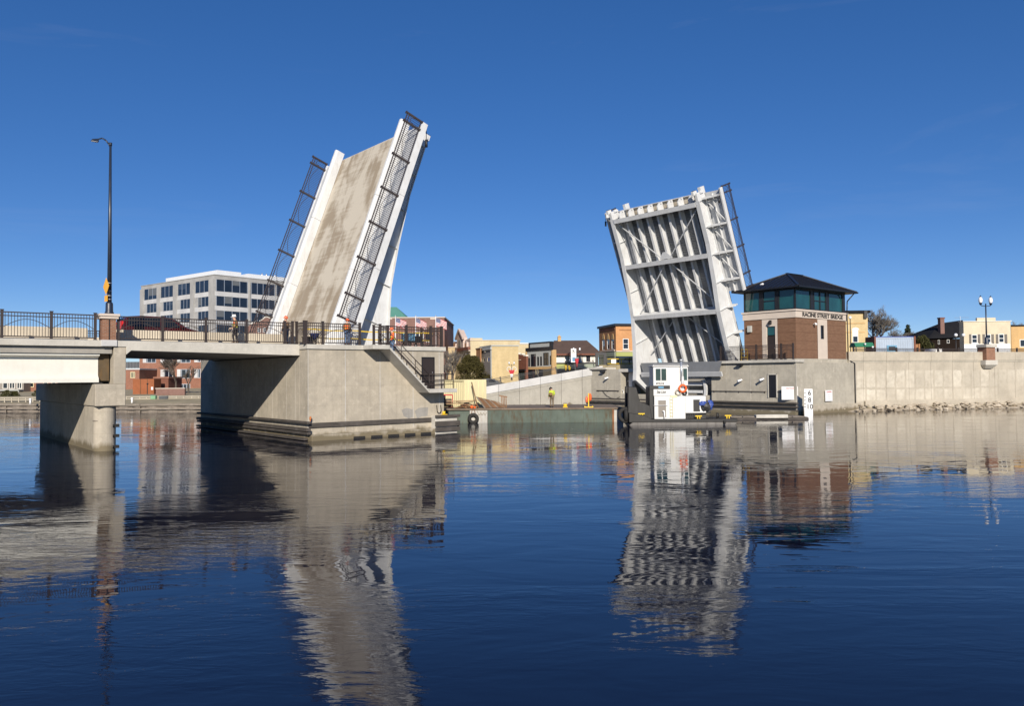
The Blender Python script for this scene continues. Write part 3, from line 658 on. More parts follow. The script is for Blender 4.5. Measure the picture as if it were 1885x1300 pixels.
# ================================================================== bascule leaves
NEARR = [(-3.5,-2.0),(1.7,-2.45),(5.5,-2.4),(8.7,-1.88),(12.5,-1.45),(18,-1.48)]
def gdepth(t, P=None):
    P = P or [(-3.5,-3.0),(-1.2,-4.7),(-.2,-4.2),(2.8,-3.15),(5.5,-2.35),(8.7,-1.88),(12.5,-1.5),(18,-1.48)]
    for (a,b),(c,d) in zip(P, P[1:]):
        if a <= t <= c: return b+(d-b)*(t-a)/(c-a)
    return -1.5
def make_leaf(name, label, s0, z0, th, flip, T1, near_w, posts_n, posts_f, detail):
    fr = BM @ Matrix.Translation((s0,0,z0))
    if flip: fr = fr @ Matrix.Rotation(math.pi,4,'Z')
    fr = fr @ Matrix.Rotation(-R_(th),4,'Y'); ys = 1 if flip else -1
    L = Thing(name, label, 'bridge leaf', fr, (0,-7.7,0), ys)
    nw = near_w
    L.part('deck', MB().box(-1.95 if flip else 0,T1-.05,-12.48,-2.56,-.16,0), 'leaf_deck')
    for (a, b) in ((-.4,5.6),(5.62,11.5),(11.52,T1+.55)):
        L.part('parapet_panel', MB().prism([(-2.55,.003),(-2.18,.003),(-2.18,.62),(-2.26,.8),(-2.47,.8),(-2.55,.62)], 'x', a, b), 'steel_white', bev=.01)
        L.part('parapet_panel', MB().prism([(-12.86,.003),(-12.49,.003),(-12.49,.62),(-12.57,.8),(-12.78,.8),(-12.86,.62)], 'x', a, b), 'steel_white', bev=.01)
    t0 = 6.95 if flip else -.3
    for a, b, q in ((-2.17,nw-.12,t0),(-15.35,-12.87,-.3)):
        sdw = L.part('sidewalk', MB().box(q,T1-.1,a,b,-.06,.0), 'steel_grey')
    for a in (nw-.1, -15.45):
        for u, v in ((-.3,5.75),(5.77,11.5),(11.52,T1+.1)) if not (flip and a > -5) else ((t0,11.5),(11.52,T1+.1)): L.part('edge_beam', MB().box(u,v,a,a+.16,-.40,.06), 'steel_white', bev=.008)
    # girders: web plate, bottom flange, stiffeners
    bt_ = [14.15,11.25,8.35,5.5,2.6]
    prof = [-3.5,-1.2,-.2,2.8,5.5,8.7,12.5,T1-.65]
    for gw, sg in ((-13.64,-1),(-1.85,1)):
        GP = NEARR if flip and sg == 1 else None
        if GP: prof = [-3.5,1.7,5.5,8.7,12.5,T1-.65]
        pts = [(t, gdepth(t,GP)+.03) for t in prof]+[(T1-.65,-.18),(-2.6,-.18)]
        g = L.part('girder', MB().prism(pts, 'y', gw-.03, gw+.03), 'steel_white')
        m = MB()
        for a, b in zip(prof, prof[1:]): m.bar((a,gw,gdepth(a,GP)),(b,gw,gdepth(b,GP)),.5,.06,(0,0,1))
        L.part('bottom_flange', m, 'steel_white', g)
        L.part('top_flange', MB().box(-2.6,T1-.6,gw-.22,gw+.22,-.22,-.17), 'steel_white', g)
        for t in bt_: L.part('stiffener', MB().box(t-.012,t+.012,gw-.2,gw+.2,gdepth(t,GP)+.05,-.24), 'steel_white', g)
        L.part('splice_plate', MB().box(11.2,12.9,gw-.045,gw+.045,-1.3,-.35), 'steel_white', g)
    # floor beams
    fbs = ((T1-.95,-1.52),(11.3,-1.56),(5.5,-2.35),(-2.0 if flip else .35,-1.0))
    for t, b in fbs:
        fb = L.part('floor_beam', MB().box(t-.03,t+.03,-13.6,-1.89,b,-.3), 'steel_white')
        L.part('flange', MB().box(t-.24,t+.24,-13.36,-2.13,b-.05,b), 'steel_white', fb)
    if detail:
        L.part('form_deck', corr(-1.9,T1-.6,-12.9,-2.6), 'steel_form', kind='stuff')
        for i in range(7):
            w0 = -3.35-(12.1-3.35)*i/6
            for (ta, tb) in ((-1.9,5.45),(5.55,11.25),(11.35,T1-1.0)):
                m = MB(); m.box(ta,tb,w0-.02,w0+.02,-.86,-.28); m.box(ta,tb,w0-.13,w0+.13,-.90,-.86); m.box(ta,tb,w0-.17,w0+.17,-.29,-.26); L.part('stringer', m, 'steel_white')
        mid = -7.75
        for p, q in (((T1-1.3,-13.3),(11.5,mid-.4)),((T1-1.3,-2.2),(11.5,mid+.4)),((11.1,mid-.3),(5.7,-13.3)),((11.1,mid+.3),(5.7,-2.2)),((5.3,mid-.3),(.7,-13.3)),((5.3,mid+.3),(.7,-2.2))):
            n0 = -1.12
            L.part('brace', MB().bar((p[0],p[1],n0),(q[0],q[1],n0-.02),.09,.09), 'steel_grey')
        for t in (11.3,): L.part('gusset', MB().prism([(t+.24,mid-.9),(t+1.0,mid-.25),(t+1.0,mid+.25),(t+.24,mid+.9)], 'z', -1.2, -1.17), 'steel_white')
        L.part('skirt_plate', MB().hexa([(.32,-13.3,-3.36),(.32,-2.2,-3.36),(.36,-2.2,-3.30),(.36,-13.3,-3.30),(-.62,-12.9,-3.75),(-.62,-2.5,-3.75),(-.58,-2.5,-3.68),(-.58,-12.9,-3.68)]), 'steel_form')
        L.part('skirt_beam', MB().box(-1.12,-.64,-13.2,-2.2,-3.9,-3.7), 'steel_grey')
    # brackets and bracing under the walkways
    bt = [T1-.55,14.15,11.25,8.35,5.5,2.6]
    for sg, gw, ew in ((1,-1.82,nw-.1),(-1,-13.67,-15.3)):
        for t in bt:
            ew_ = ew
            if flip and sg == 1 and t < 7: ew = -.95
            m = MB(); m.prism([(gw,-.42),(ew,-.35),(ew,-.42),(gw,-.95)], 'x', t-.015, t+.015)
            m.bar((t,gw,-.97),(t,ew,-.44),.2,.03); m.bar((t,gw,-.22),(t,ew,-.2),.14,.14)
            L.part('bracket', m, 'steel_white'); ew = ew_
        for a, b in zip(bt, bt[1:]):
            if flip and sg == 1 and b < 7: continue
            m = MB(); m.bar((a-.1,gw,-.3),(b+.1,ew,-.3),.09,.09); L.part('walk_brace', m, 'steel_white')
        L.part('walk_stringer', MB().box(t0 if sg == 1 else 0,T1-.3,(gw+ew)/2-.03,(gw+ew)/2+.03,-.32,-.07), 'steel_white')
    # free end: lock bars, castings, nosing
    L.part('end_plate', MB().box(T1-.06,T1,-13.4,-2.0,-.34,-.02), 'steel_white')
    for i in range(8):
        w0 = -3.0-i*(9.6/7); m = MB(); m.prism([(T1-.9,-.35),(T1-.05,-.35),(T1-.05,-.95),(T1-.35,-1.3),(T1-.9,-1.3)], 'y', w0-.06, w0+.06); m.box(T1-.16,T1-.02,w0-.16,w0+.16,-.8,-.6)
        L.part('end_bracket', m, 'steel_white')
    for gw in (-1.85,-13.64):
        m = MB(); m.box(T1-.75,T1+.18,gw-.16,gw+.16,-1.5,-.2); m.box(T1+.0,T1+.42,gw-.3,gw-.02,-1.75,-1.15); m.box(T1+.0,T1+.3,gw+.1,gw+.3,-1.0,-.5)
        L.part('lock_casting', m, 'steel_white', bev=.015)
        m = MB(); 
        for j in range(4): m.box(T1+.44,T1+.46,gw-.32,gw+.0,-1.72+j*.15,-1.66+j*.15)
        L.part('casting_slots', m, 'frame_dark')
    # hanging navigation lights
    for ww in (nw+.05 if flip else nw-.3, -15.2 if flip else -15.0):
        m = MB(); dn = (-math.sin(R_(th)), -math.cos(R_(th)))
        p0 = Vector((T1+.05,ww,-.5)); dv = Vector((-math.sin(R_(th)),0,-math.cos(R_(th))))
        m.tube(p0, p0+dv*.9, .025, .025, 6); m.tube(p0+dv*.9, p0+dv*1.45, .10, .10, 8); o = L.part('navigation_light', m, 'black_steel')
    # counterweight tail
    L.part('counterweight', MB().box(-4.6,-2.6,-13.3,-2.2,-2.4,-.3), 'concrete_slab')
    for ww, ps in ((nw-.02, posts_n),(-15.37, posts_f)):
        ro = rail_on(L.o, ps, 1.40, as_part=True, loc=(0,(ww+7.7)*ys,.05), pitch=.146, indiv=True)
    return L
def corr(t0, t1, w0, w1):
    m = MB(); st = .13; n = int((t1-t0)/(2*st))
    for i in range(n):
        a = t0+i*2*st; z0, z1 = -.20, -.265
        m.quad((a,w0,z1),(a+st*.8,w0,z1),(a+st*.8,w1,z1),(a,w1,z1)); m.quad((a+st*.8,w0,z1),(a+st,w0,z0),(a+st,w1,z0),(a+st*.8,w1,z1))
        m.quad((a+st,w0,z0),(a+st*1.8,w0,z0),(a+st*1.8,w1,z0),(a+st,w1,z0)); m.quad((a+st*1.8,w0,z0),(a+2*st,w0,z1),(a+2*st,w1,z1),(a+st*1.8,w1,z0))
    return m
LT = 17.3
make_leaf('bascule_leaf', 'raised left bridge leaf showing its stained concrete roadway', 11.979, 6.048, 69.933, False, LT, -.20, [1.62,3.27,5.95,8.63,11.32,14.0,16.7,17.35], [.3,3.05,5.85,8.6,11.4,14.15,16.9,17.5], False)
make_leaf('bascule_leaf', 'raised right bridge leaf showing its white steel underside', 59.336, 6.185, 69.032, True, 17.6, .30, [7.0,8.5,11.35,14.2,17.05,17.75], [.3,3.1,5.9,8.7,11.5,14.3,17.1,17.8], True)
# ================================================================== right bascule pier
T = Thing('bascule_pier', 'concrete pier with pit under the right raised leaf', 'bridge pier', BM, (60,-8,-1.5), -1)
T.part('tender_block', MB().box(56.63,69.0,-3.95,5.95,-1.5,5.08), 'concrete_tender', bev=.03)
T.part('tender_plinth', MB().box(57.7,69.0,-.9,5.45,5.08,5.47), 'concrete_tender', bev=.02)
T.part('platform_slab', MB().box(56.33,57.9,-2.9,6.1,5.085,5.36), 'concrete_fascia', bev=.02)
T.part('far_block', MB().box(57,70,-22.2,-17.25,-1.5,4.66), 'concrete_tender', bev=.03)
T.part('far_block', MB().box(61.5,70,-17.25,-15.4,-1.5,4.4), 'concrete_tender')
T.part('lintel', MB().box(56.98,60.5,-17.6,-14.4,4.32,4.72), 'concrete_fascia', bev=.02)
T.part('coping', MB().box(56.7,58.5,-22.6,-19.4,4.665,4.92), 'concrete_fascia', bev=.02)
T.part('pit_front_wall', MB().box(57.05,57.6,-17.25,-3.95,-1.5,1.72), 'concrete_tender', bev=.02)
T.part('pit_back_wall', MB().box(69,70,-17.25,-3.95,-1.5,5.0), 'concrete_slab')
T.part('pit_floor', MB().box(57.6,69,-17.25,-3.95,-1.5,-.6), 'concrete_slab')
T.part('approach_slab', MB().box(64.5,75,-22,-.95,4.9,5.35), 'concrete_slab')
T.part('footing_ledge', MB().box(56.2,56.63,-22.4,6.1,-1.4,.36), 'concrete_tender', bev=.02)
T.part('wet_band', MB().box(57.5,68.8,5.951,6.15,-1.4,.82), 'concrete_pier', bev=.02)
for z, hh in ((1.02,.17),(.66,.2),(.30,.18)): T.part('timber_wale', MB().box(56.28,56.62,-22.4,6.15,z,z+hh), 'timber', bev=.02)
for w0 in (-2.0,.85,3.45): T.part('joint', MB().box(56.622,56.631,w0-.015,w0+.015,1.3,5.07), 'concrete_fascia')
T.part('joint', MB().box(56.62,56.66,5.92,5.96,1.3,5.07), 'concrete_fascia')
for w0 in (-19.4,): T.part('joint', MB().box(56.992,57.001,w0-.015,w0+.015,1.3,4.64), 'concrete_fascia')
dr = T.part('door_recess', MB().box(56.60,56.628,2.96,3.82,1.62,3.88), 'frame_dark')
m = MB(); m.box(56.54,56.629,2.86,2.96,1.6,3.98); m.box(56.54,56.629,3.82,3.92,1.6,3.98); m.box(56.54,56.629,2.86,3.92,3.88,3.98); T.part('frame', m, 'concrete_fascia', dr)
for a, b in ((-3.8,2.7),(4.0,5.3),): 
    m = MB(); m.tube((56.5,a,2.22),(56.5,b,2.22),.035,.035,6)
    for w0 in frange(a+.2,b-.2,1.6): m.tube((56.5,w0,2.22),(56.63,w0,2.05),.03,.03,6)
    T.part('grab_rail', m, 'rail_brown')
m = MB(); m.tube((56.9,-21.2,2.1),(56.9,-17.5,2.1),.04,.04,6)
for w0 in (-21.0,-19.4,-17.7): m.tube((56.9,w0,2.1),(57.0,w0,1.95),.03,.03,6)
T.part('grab_rail', m, 'rail_brown')
m = MB(); pts = [(56.93,-20.2,2.05),(56.93,-19.6,1.5),(56.93,-18.8,1.2),(56.93,-18.0,1.15),(56.93,-17.4,1.35)]; T.part('cable', m.path(pts,.025,5), 'rubber')
# machinery in the pit and the far opening
m = MB()
for i in range(9): m.box(58.0,58.25+.06*(i%2),-16.9+i*.17,-16.75+i*.17,3.3,4.25)
m.box(58.0,58.35,-17.1,-15.4,3.2,3.3); T.part('duct_hood', m, 'white_pvc')
m = MB(); m.box(58.0,58.5,-16.9,-16.4,1.6,3.2); m.box(57.9,58.55,-16.95,-16.35,2.4,2.5); T.part('machinery_cabinet', m, 'white_pvc')
m = MB(); m.tube((57.3,-17.1,1.72),(57.3,-17.1,2.1),.05,.05,6).tube((57.3,-17.1,2.1),(57.05,-17.0,2.15),.05,.05,6); T.part('vent_pipe', m, 'white_pvc')
for z in (1.95,2.75,3.55):
    m = MB(); m.box(57.25,57.5,-9.4,-5.5,z,z+.3); T.part('cross_beam', m, 'steel_white')
m = MB()
for i in range(10):
    a0, a1 = R_(-40+i*8), R_(-32+i*8)
    m.bar((57.2,-5.6+.9*math.cos(a0)-.4,2.3+1.7*math.sin(a0)),(57.2,-5.6+.9*math.cos(a1)-.4,2.3+1.7*math.sin(a1)),.3,.28)
T.part('curved_rack', m, 'steel_white')
m = MB(); m.box(59.2,59.5,-4.6,-4.35,1.8,4.2); T.part('guide_post', m, 'steel_grey')
railing('railing', 'dark railing on the slab in front of the tender house door', BM, (56.6,-2.7,5.36), (56.6,5.75,5.36), xs=[.0,4.3,7.1,8.4], h=1.52, pitch=.15, arch=True)
single('yellow_frame', MB().bar((56.9,-.4,5.36),(56.9,-.4,6.5),.06).bar((56.9,.35,5.36),(56.9,.35,6.5),.06).bar((56.9,-.4,6.5),(56.9,.35,6.5),.06).bar((56.9,-.4,6.1),(56.9,.35,6.1),.06).bar((56.9,-.4,5.7),(56.9,.35,5.7),.06), 'yellow', 'small yellow steel frame behind the tender house railing', 'frame', BM, (56.9,0,5.36), -1)
def wall_lamp(s, w, z, label, n=(-1,0)):
    L = Thing('flood_light', label, 'flood light', BM, (s,w,z), -1)
    L.part('bracket', MB().tube((s,w,z),(s+n[0]*.25,w+n[1]*.25,z+.05),.035,.035,6), 'white_pvc')
    p = Vector((s+n[0]*.3,w+n[1]*.3,z+.05)); q = p+Vector((n[0]*.3,n[1]*.3-.18,-.12)); L.part('camera_body', MB().tube(p-(q-p)*.4, q, .1, .12, 10), 'white_pvc')
wall_lamp(56.63,-.1,3.3,'white camera on the concrete left of the low doorway'); wall_lamp(56.63,2.45,3.4,'white camera beside the low doorway of the right pier'); wall_lamp(57,-19.2,3.6,'white camera on the concrete beside the far pit opening'); wall_lamp(61.0,5.28,8.95,'white camera on the brick under the bridge name',(0,1))
def dark_lamp(s, w, z, label): single('flood_light', MB().box(s-.5,s-.06,w-.28,w+.28,z-.06,z+.1).tube((s-.3,w,z-.06),(s,w,z-.22),.04,.04,6), 'frame_dark', label, 'flood light', BM, (s,w,z-.1), -1)
dark_lamp(56.63,-.2,4.9,'dark flood lamp under the platform slab of the tender house'); dark_lamp(57,-20,4.35,'dark flood lamp under the coping of the far block')

# ================================================================== bridge tender house
T = Thing('tender_house', 'brick bridge tender house with dark hipped roof and teal windows', 'building', BM, (62.5,2.3,5.47), -1)
s0, s1, w0, w1 = 57.83, 67.62, -.62, 5.28
hall = MB()
# brick shell with the door and window openings left out
def shell(mb, plane, c, a0, a1, z0, z1, holes, d=.25, sgn=1):
    us = sorted({a0,a1,*[h[0] for h in holes],*[h[1] for h in holes]}); zs = sorted({z0,z1,*[h[2] for h in holes],*[h[3] for h in holes]})
    def P(u, z, o=0): return (c+o*sgn, u, z) if plane == 's' else (u, c+o*sgn, z)
    for ua, ub in zip(us, us[1:]):
        for za, zb in zip(zs, zs[1:]):
            um, zm = (ua+ub)/2, (za+zb)/2
            if any(h[0] < um < h[1] and h[2] < zm < h[3] for h in holes): continue
            mb.quad(P(ua,za),P(ub,za),P(ub,zb),P(ua,zb))
    for h in holes:
        a, b, e, f = h
        mb.quad(P(a,e),P(b,e),P(b,e,d),P(a,e,d)); mb.quad(P(a,f),P(b,f),P(b,f,d),P(a,f,d)); mb.quad(P(a,e),P(a,f),P(a,f,d),P(a,e,d)); mb.quad(P(b,e),P(b,f),P(b,f,d),P(b,e,d))
    return mb
m = MB(); shell(m,'s',s0,w0,w1,5.47,9.52,[(1.52,3.28,5.47,9.52)],.1,1); shell(m,'w',w1,s0,s1,5.47,9.52,[(61.85,63.75,5.47,9.52)],.1,-1)
m.quad((s1,w0,5.47),(s1,w1,5.47),(s1,w1,9.52),(s1,w0,9.52)); m.quad((s0,w0,5.47),(s1,w0,5.47),(s1,w0,9.52),(s0,w0,9.52))
T.part('brick_wall', m, 'brick_tender')
sm = T.part('door_surround', shell(MB(),'s',s0-.03,1.52,3.28,5.475,9.518,[(2.02,3.02,5.475,8.78)],.25,1), 'stone_trim')
d = T.part('door', MB().box(s0+.1,s0+.15,2.03,3.01,5.48,7.82), 'door_brown'); T.part('transom', MB().box(s0+.11,s0+.14,2.06,2.98,7.9,8.75), 'glass_teal', d); T.part('handle', MB().tube((s0+.06,2.9,6.5),(s0+.06,2.9,6.65),.02), 'chrome', d)
m = MB(); m.box(s0-.32,s0-.03,2.35,2.65,9.0,9.12); m.prism([(s0-.32,9.12),(s0-.03,9.12),(s0-.03,9.4)],'y',2.35,2.65); T.part('door_lamp', m, 'frame_dark')
ss = T.part('stone_panel', shell(MB(),'w',w1+.03,61.85,63.75,5.475,9.518,[(62.46,63.15,7.5,8.9)],.25,-1), 'stone_trim')
wi = T.part('slit_window', MB().box(62.46,63.15,w1-.16,w1-.12,7.5,8.9), 'glass_dark'); m = MB()
m.box(62.46,62.52,w1-.12,w1-.02,7.5,8.9); m.box(63.09,63.15,w1-.12,w1-.02,7.5,8.9); m.box(62.52,63.09,w1-.12,w1-.02,7.5,7.56); m.box(62.52,63.09,w1-.12,w1-.02,8.84,8.9); T.part('frame', m, 'frame_dark', wi)
m = MB(); m.box(s0-.10,s1+.1,w0-.1,w1+.1,9.53,10.18); T.part('stone_band', m, 'stone_trim', bev=.015)
m = MB(); m.box(s0-.2,s1+.2,w0-.2,w1+.2,10.18,10.36); T.part('stone_ledge', m, 'stone_trim', bev=.015)
me = textmesh('RACINE STREET BRIDGE', .60, .02); me.materials.append(MT['ink_black']); lt = T.inst('lettering', me, (62.85,w1+.115,9.86)); lt.rotation_euler = (R_(90),0,0)
lt.dimensions if False else None
bb = [v.co.x for v in me.vertices]; lt.scale = (7.9/(max(bb)-min(bb)), 1.0, 1)
# glazed upper storey
zb, zt = 10.36, 12.42
def pane(plane, c, a, b, mull=0, sash=False):
    def bx(u0,u1,o0,o1,z0,z1): return (c+o0,c+o1,u0,u1,z0,z1) if plane == 's' else (u0,u1,c-o1,c-o0,z0,z1)
    m = MB(); t = .09
    for q in ((a,a+t,zb+.0,zt),(b-t,b,zb,zt)): m.box(*bx(q[0],q[1],-.02,.16,q[2],q[3]))
    for q in ((zb,zb+.12),(zt-.1,zt)): m.box(*bx(a+t,b-t,-.02,.16,*q))
    for i in range(mull): u = a+(b-a)*(i+1)/(mull+1); m.box(*bx(u-.06,u+.06,-.01,.15,zb+.12,zt-.1))
    if sash: m.box(*bx(a+t,b-t,-.005,.14,(zb+zt)/2-.06,(zb+zt)/2+.03))
    fo = T.part('window', m, 'frame_dark'); T.part('pane', MB().box(*bx(a+t-.02,b-t+.02,.07,.09,zb+.1,zt-.08)), 'glass_teal', fo)
for a, b, mu, sa in ((w0+.05,1.3,0,0),(1.62,3.12,0,1),(3.4,w1-.03,0,0)): pane('s', s0, a, b, mu, sa)
for a, b, mu, sa in ((s0+.03,60.75,0,0),(61.3,63.75,1,1),(64.15,67.1,0,0)): pane('w', w1, a, b, mu, sa)
m = MB(); m.box(s0+.0,s0+.2,1.3,1.62,zb,zt); m.box(s0,s0+.2,3.12,3.4,zb,zt); m.box(60.75,61.3,w1-.2,w1,zb,zt); m.box(63.75,64.15,w1-.2,w1,zb,zt); m.box(67.1,67.55,w1-.2,w1,zb,zt); m.box(s0-.005,s0+.12,w1-.12,w1+.005,zb,zt); m.box(s0,s0+.2,w0,w0+.06,zb,zt); T.part('mullion_panels', m, 'frame_dark', kind='stuff')
m = MB(); m.box(s0+.9,s1-.05,w0+.05,w1-.9,zb,zt+.02); T.part('core_wall', m, 'glass_dark')
m = MB(); m.box(s0+.02,s1-.02,w0+.02,w0+.06,zb,zt+.02); m.box(s1-.06,s1-.02,w0+.02,w1-.02,zb,zt+.02); T.part('rear_wall', m, 'frame_dark')
# hipped metal roof with standing seams
e = .85; ev = 12.44; ec = [(s0-e,w0-e),(s1+e,w0-e),(s1+e,w1+e),(s0-e,w1+e)]; wr = (w0+w1)/2; rg = [(61.3,wr,14.42),(64.2,wr,14.42)]
A_ = [(x,y,ev+.16) for x,y in ec]
m = MB(); m.add(A_+rg, [(0,1,5,4),(1,2,5),(2,3,4,5),(3,0,4)]); m.box(s0-e,s1+e,w0-e,w1+e,ev-.02,ev+.155)
rf = T.part('roof', m, 'roof_navy')
m = MB()
for u in frange(s0-e+.4,s1+e-.4,.55):
    def top(u):
        if u < 61.3: f = (u-(s0-e))/(61.3-(s0-e))
        elif u > 64.2: f = ((s1+e)-u)/((s1+e)-64.2)
        else: f = 1
        return f
    f = top(u)
    m.bar((u,w1+e,ev+.18),(u,w1+e+(wr-w1-e)*f,ev+.18+(14.42-ev-.16)*f),.03,.05)
for u in frange(w0-e+.4,w1+e-.4,.55):
    f = 1-abs(u-wr)/((w1-w0)/2+e); m.bar((s0-e,u,ev+.18),(s0-e+(61.3-s0+e)*f,u,ev+.18+(14.42-ev-.16)*f),.03,.05)
T.part('standing_seams', m, 'roof_navy', rf, kind='stuff')
for a, b in ((A_[3],rg[0]),(A_[2],rg[1]),(A_[0],rg[0])):
    T.part('hip_cap', MB().bar((a[0],a[1],a[2]+.03),(b[0],b[1],b[2]+.03),.24,.08), 'roof_navy', rf)
T.part('ridge_cap', MB().bar((61.2,wr,14.46),(64.3,wr,14.46),.24,.08), 'roof_navy', rf)
m = MB(); m.box(s0-e-.1,s1+e+.1,w1+e,w1+e+.12,ev-.0,ev+.15); m.box(s0-e-.1,s0-e,w0-e,w1+e+.12,ev,ev+.15); T.part('gutter', m, 'roof_navy', rf)
pts = [(67.9,6.2,12.5),(67.9,6.0,12.3),(67.5,5.55,11.6),(67.5,5.5,10.5)]
T.part('downpipe', MB().path(pts,.06,8).tube((67.5,5.5,10.5),(67.5,5.55,5.4),.06,.06,8).tube((67.5,5.55,5.4),(67.9,6.03,5.0),.06,.06,8).tube((67.9,6.03,5.0),(67.9,6.03,.6),.06,.06,8), 'frame_dark')
m = MB(); m.box(s0-.3,s0,-.05,.35,8.3,8.95); T.part('utility_box', m, 'panel_grey')
single('shop_lamp', MB().tube((s0-.95,2.0,13.0),(s0-.95,2.35,13.05),.09,.09,8), 'white_pvc', 'small white lamp on the roof edge of the tender house', 'lamp', BM, (s0-.95,2.1,12.9), -1)

# signs and clearance gauge
def board(name, label, cat, fr, W, Hh, mat, lines, legs=True):
    t = Thing(name, label, cat, fr)
    t.part('board', MB().box(-W/2,W/2,-.02,.02,0,Hh), mat)
    for txt, size, x, z, col in lines:
        me = textmesh(txt, size, .004); me.materials.append(MT[col]); o = t.inst('lettering', me, (x,-.026,z)); o.rotation_euler = (R_(90),0,0)
    return t
F = BM @ Matrix.Translation((56.45,-5.35,1.45)) @ Matrix.Rotation(R_(-58),4,'Z')
t = board('notice_board', 'larger white notice board left of the clearance gauge', 'sign', F, 1.5, 1.28, 'sign_white', [('NOTICE',.2,0,1.1,'ink_red')]+[('- - - - - - - -',.14,0,.9-.16*i,'ink_black') for i in range(5)])
F = BM @ Matrix.Translation((62.35,-6.12,1.18)); t = board('notice_board', 'small white board with red lettering right of the clearance gauge', 'sign', F, 1.35, 1.1, 'sign_white', [('- CAUTION -',.2,0,.92,'ink_red'),('- - - - -',.18,0,.66,'ink_red'),('- - - - -',.18,0,.42,'ink_red'),('- - - - -',.18,0,.2,'ink_red')])
F = BM @ Matrix.Translation((56.1,-7.5,-1.0)) @ Matrix.Rotation(R_(-50),4,'Z')
t = Thing('clearance_gauge', 'white clearance gauge with black numerals 6 8 10 in the water', 'gauge', F)
t.part('board', MB().box(-.38,.38,-.04,.04,.9,3.52), 'sign_white')
for tx, z in (('6',3.12),('8',2.45),('10',1.82)):
    me = textmesh(tx, .62, .006); me.materials.append(MT['ink_black']); o = t.inst('numeral', me, (.1,-.048,z)); o.rotation_euler = (R_(90),0,0)
for z in (3.12,2.78,2.45,2.12,1.82): t.part('tick', MB().box(-.37,-.2,-.046,-.041,z-.03,z+.03), 'ink_black')
t.part('post', MB().box(-.12,.12,.041,.2,0,3.3), 'timber')

# ================================================================== right river wall
WA, WB = Vector((35.55,84.25,0)), Vector((62.5,92.2,0)); dW = (WB-WA).normalized(); yw = math.atan2(dW.y,dW.x); FW = frame(WA.x,WA.y,0,yw)
t = Thing('river_wall', 'long tan concrete river wall right of the tender house', 'wall', FW)
px_j = [0,1.9]+[1.9+2.95*i for i in range(1,20)]
for a, b in zip(px_j, px_j[1:]):
    t.part('wall_panel', MB().box(a+.012,b-.012,0,.8,-1.0,5.12), 'concrete_bank', bev=.015)
    t.part('coping_panel', MB().box(a+.012,b-.012,-.10,.7,5.30,6.26), 'concrete_bank', bev=.02)
    t.part('ledge', MB().box(a+.012,b-.012,-.04,.75,5.125,5.295), 'concrete_tender')
t.part('backing', MB().box(-.2,px_j[-1],.3,.75,-1,6.2), 'concrete_slab')
t.part('toe_beam', MB().box(1.9,px_j[-1],-.25,-.002,-.6,1.02), 'concrete_bank', bev=.03)
railing('railing', 'dark railing behind the top of the right river wall', FW, (2.0,1.6,5.30), (56,1.6,5.30), n=19, h=1.42, indiv=False)
# lamp on the bracketed brick pedestal
lx = (atPl(1815,640,WA,Vector((-dW.y,dW.x,0)))-WA).dot(dW)
t = Thing('brick_pilaster', 'brick pedestal on a concrete corbel in the right river wall', 'pilaster', FW, (lx,-.3,4.55))
t.part('brick_shaft', MB().box(lx-.62,lx+.62,-.62,.5,5.32,6.75), 'brick_pilaster'); t.part('stone_cap', MB().box(lx-.78,lx+.78,-.78,.6,6.75,7.1), 'concrete_fascia', bev=.03)
m = MB(); m.hexa([(lx-.5,-.25,4.4),(lx+.5,-.25,4.4),(lx+.5,0,4.4),(lx-.5,0,4.4),(lx-.85,-.72,4.8),(lx+.85,-.72,4.8),(lx+.85,0,4.8),(lx-.85,0,4.8)]); m.box(lx-.85,lx+.85,-.72,0,4.8,5.32); t.part('corbel', m, 'concrete_fascia', bev=.02)
def twin_lamp(fr, h, label, group=None, sc_=1., mat='lamp_blue'):
    t = Thing('street_lamp', label, 'street lamp', fr, group=group)
    t.part('base', MB().lathe([(0,0),(.26,0),(.26,.15),(.2,.25),(.19,.7),(.13,.85),(0,.85)], n=12), mat)
    t.part('pole', MB().tube((0,0,.8),(0,0,h-.75),.085,.065,10), mat)
    for sx in (-1,1):
        ar = t.part('arm', MB().path([(0,0,h-1.05),(sx*.3,0,h-1.02),(sx*.62,0,h-1.0),(sx*.72,0,h-.9)],.04,6), mat)
        t.part('lantern_base', MB().lathe([(.0,h-.92),(.11,h-.9),(.15,h-.72),(.17,h-.66),(0,h-.66)],(sx*.72,0,0),10), mat)
        t.part('globe', MB().lathe([(.15,h-.66),(.22,h-.45),(.2,h-.2),(.1,h-.02),(.02,h+.02)],(sx*.72,0,0),12), 'globe')
        t.part('finial', MB().lathe([(.12,h-.03),(.07,h+.06),(.02,h+.16),(0,h+.2)],(sx*.72,0,0),10), mat)
    return t
twin_lamp(FW @ Matrix.Translation((lx,-.1,7.1)), 5.35, 'twin globe street lamp on the brick pedestal of the right wall')
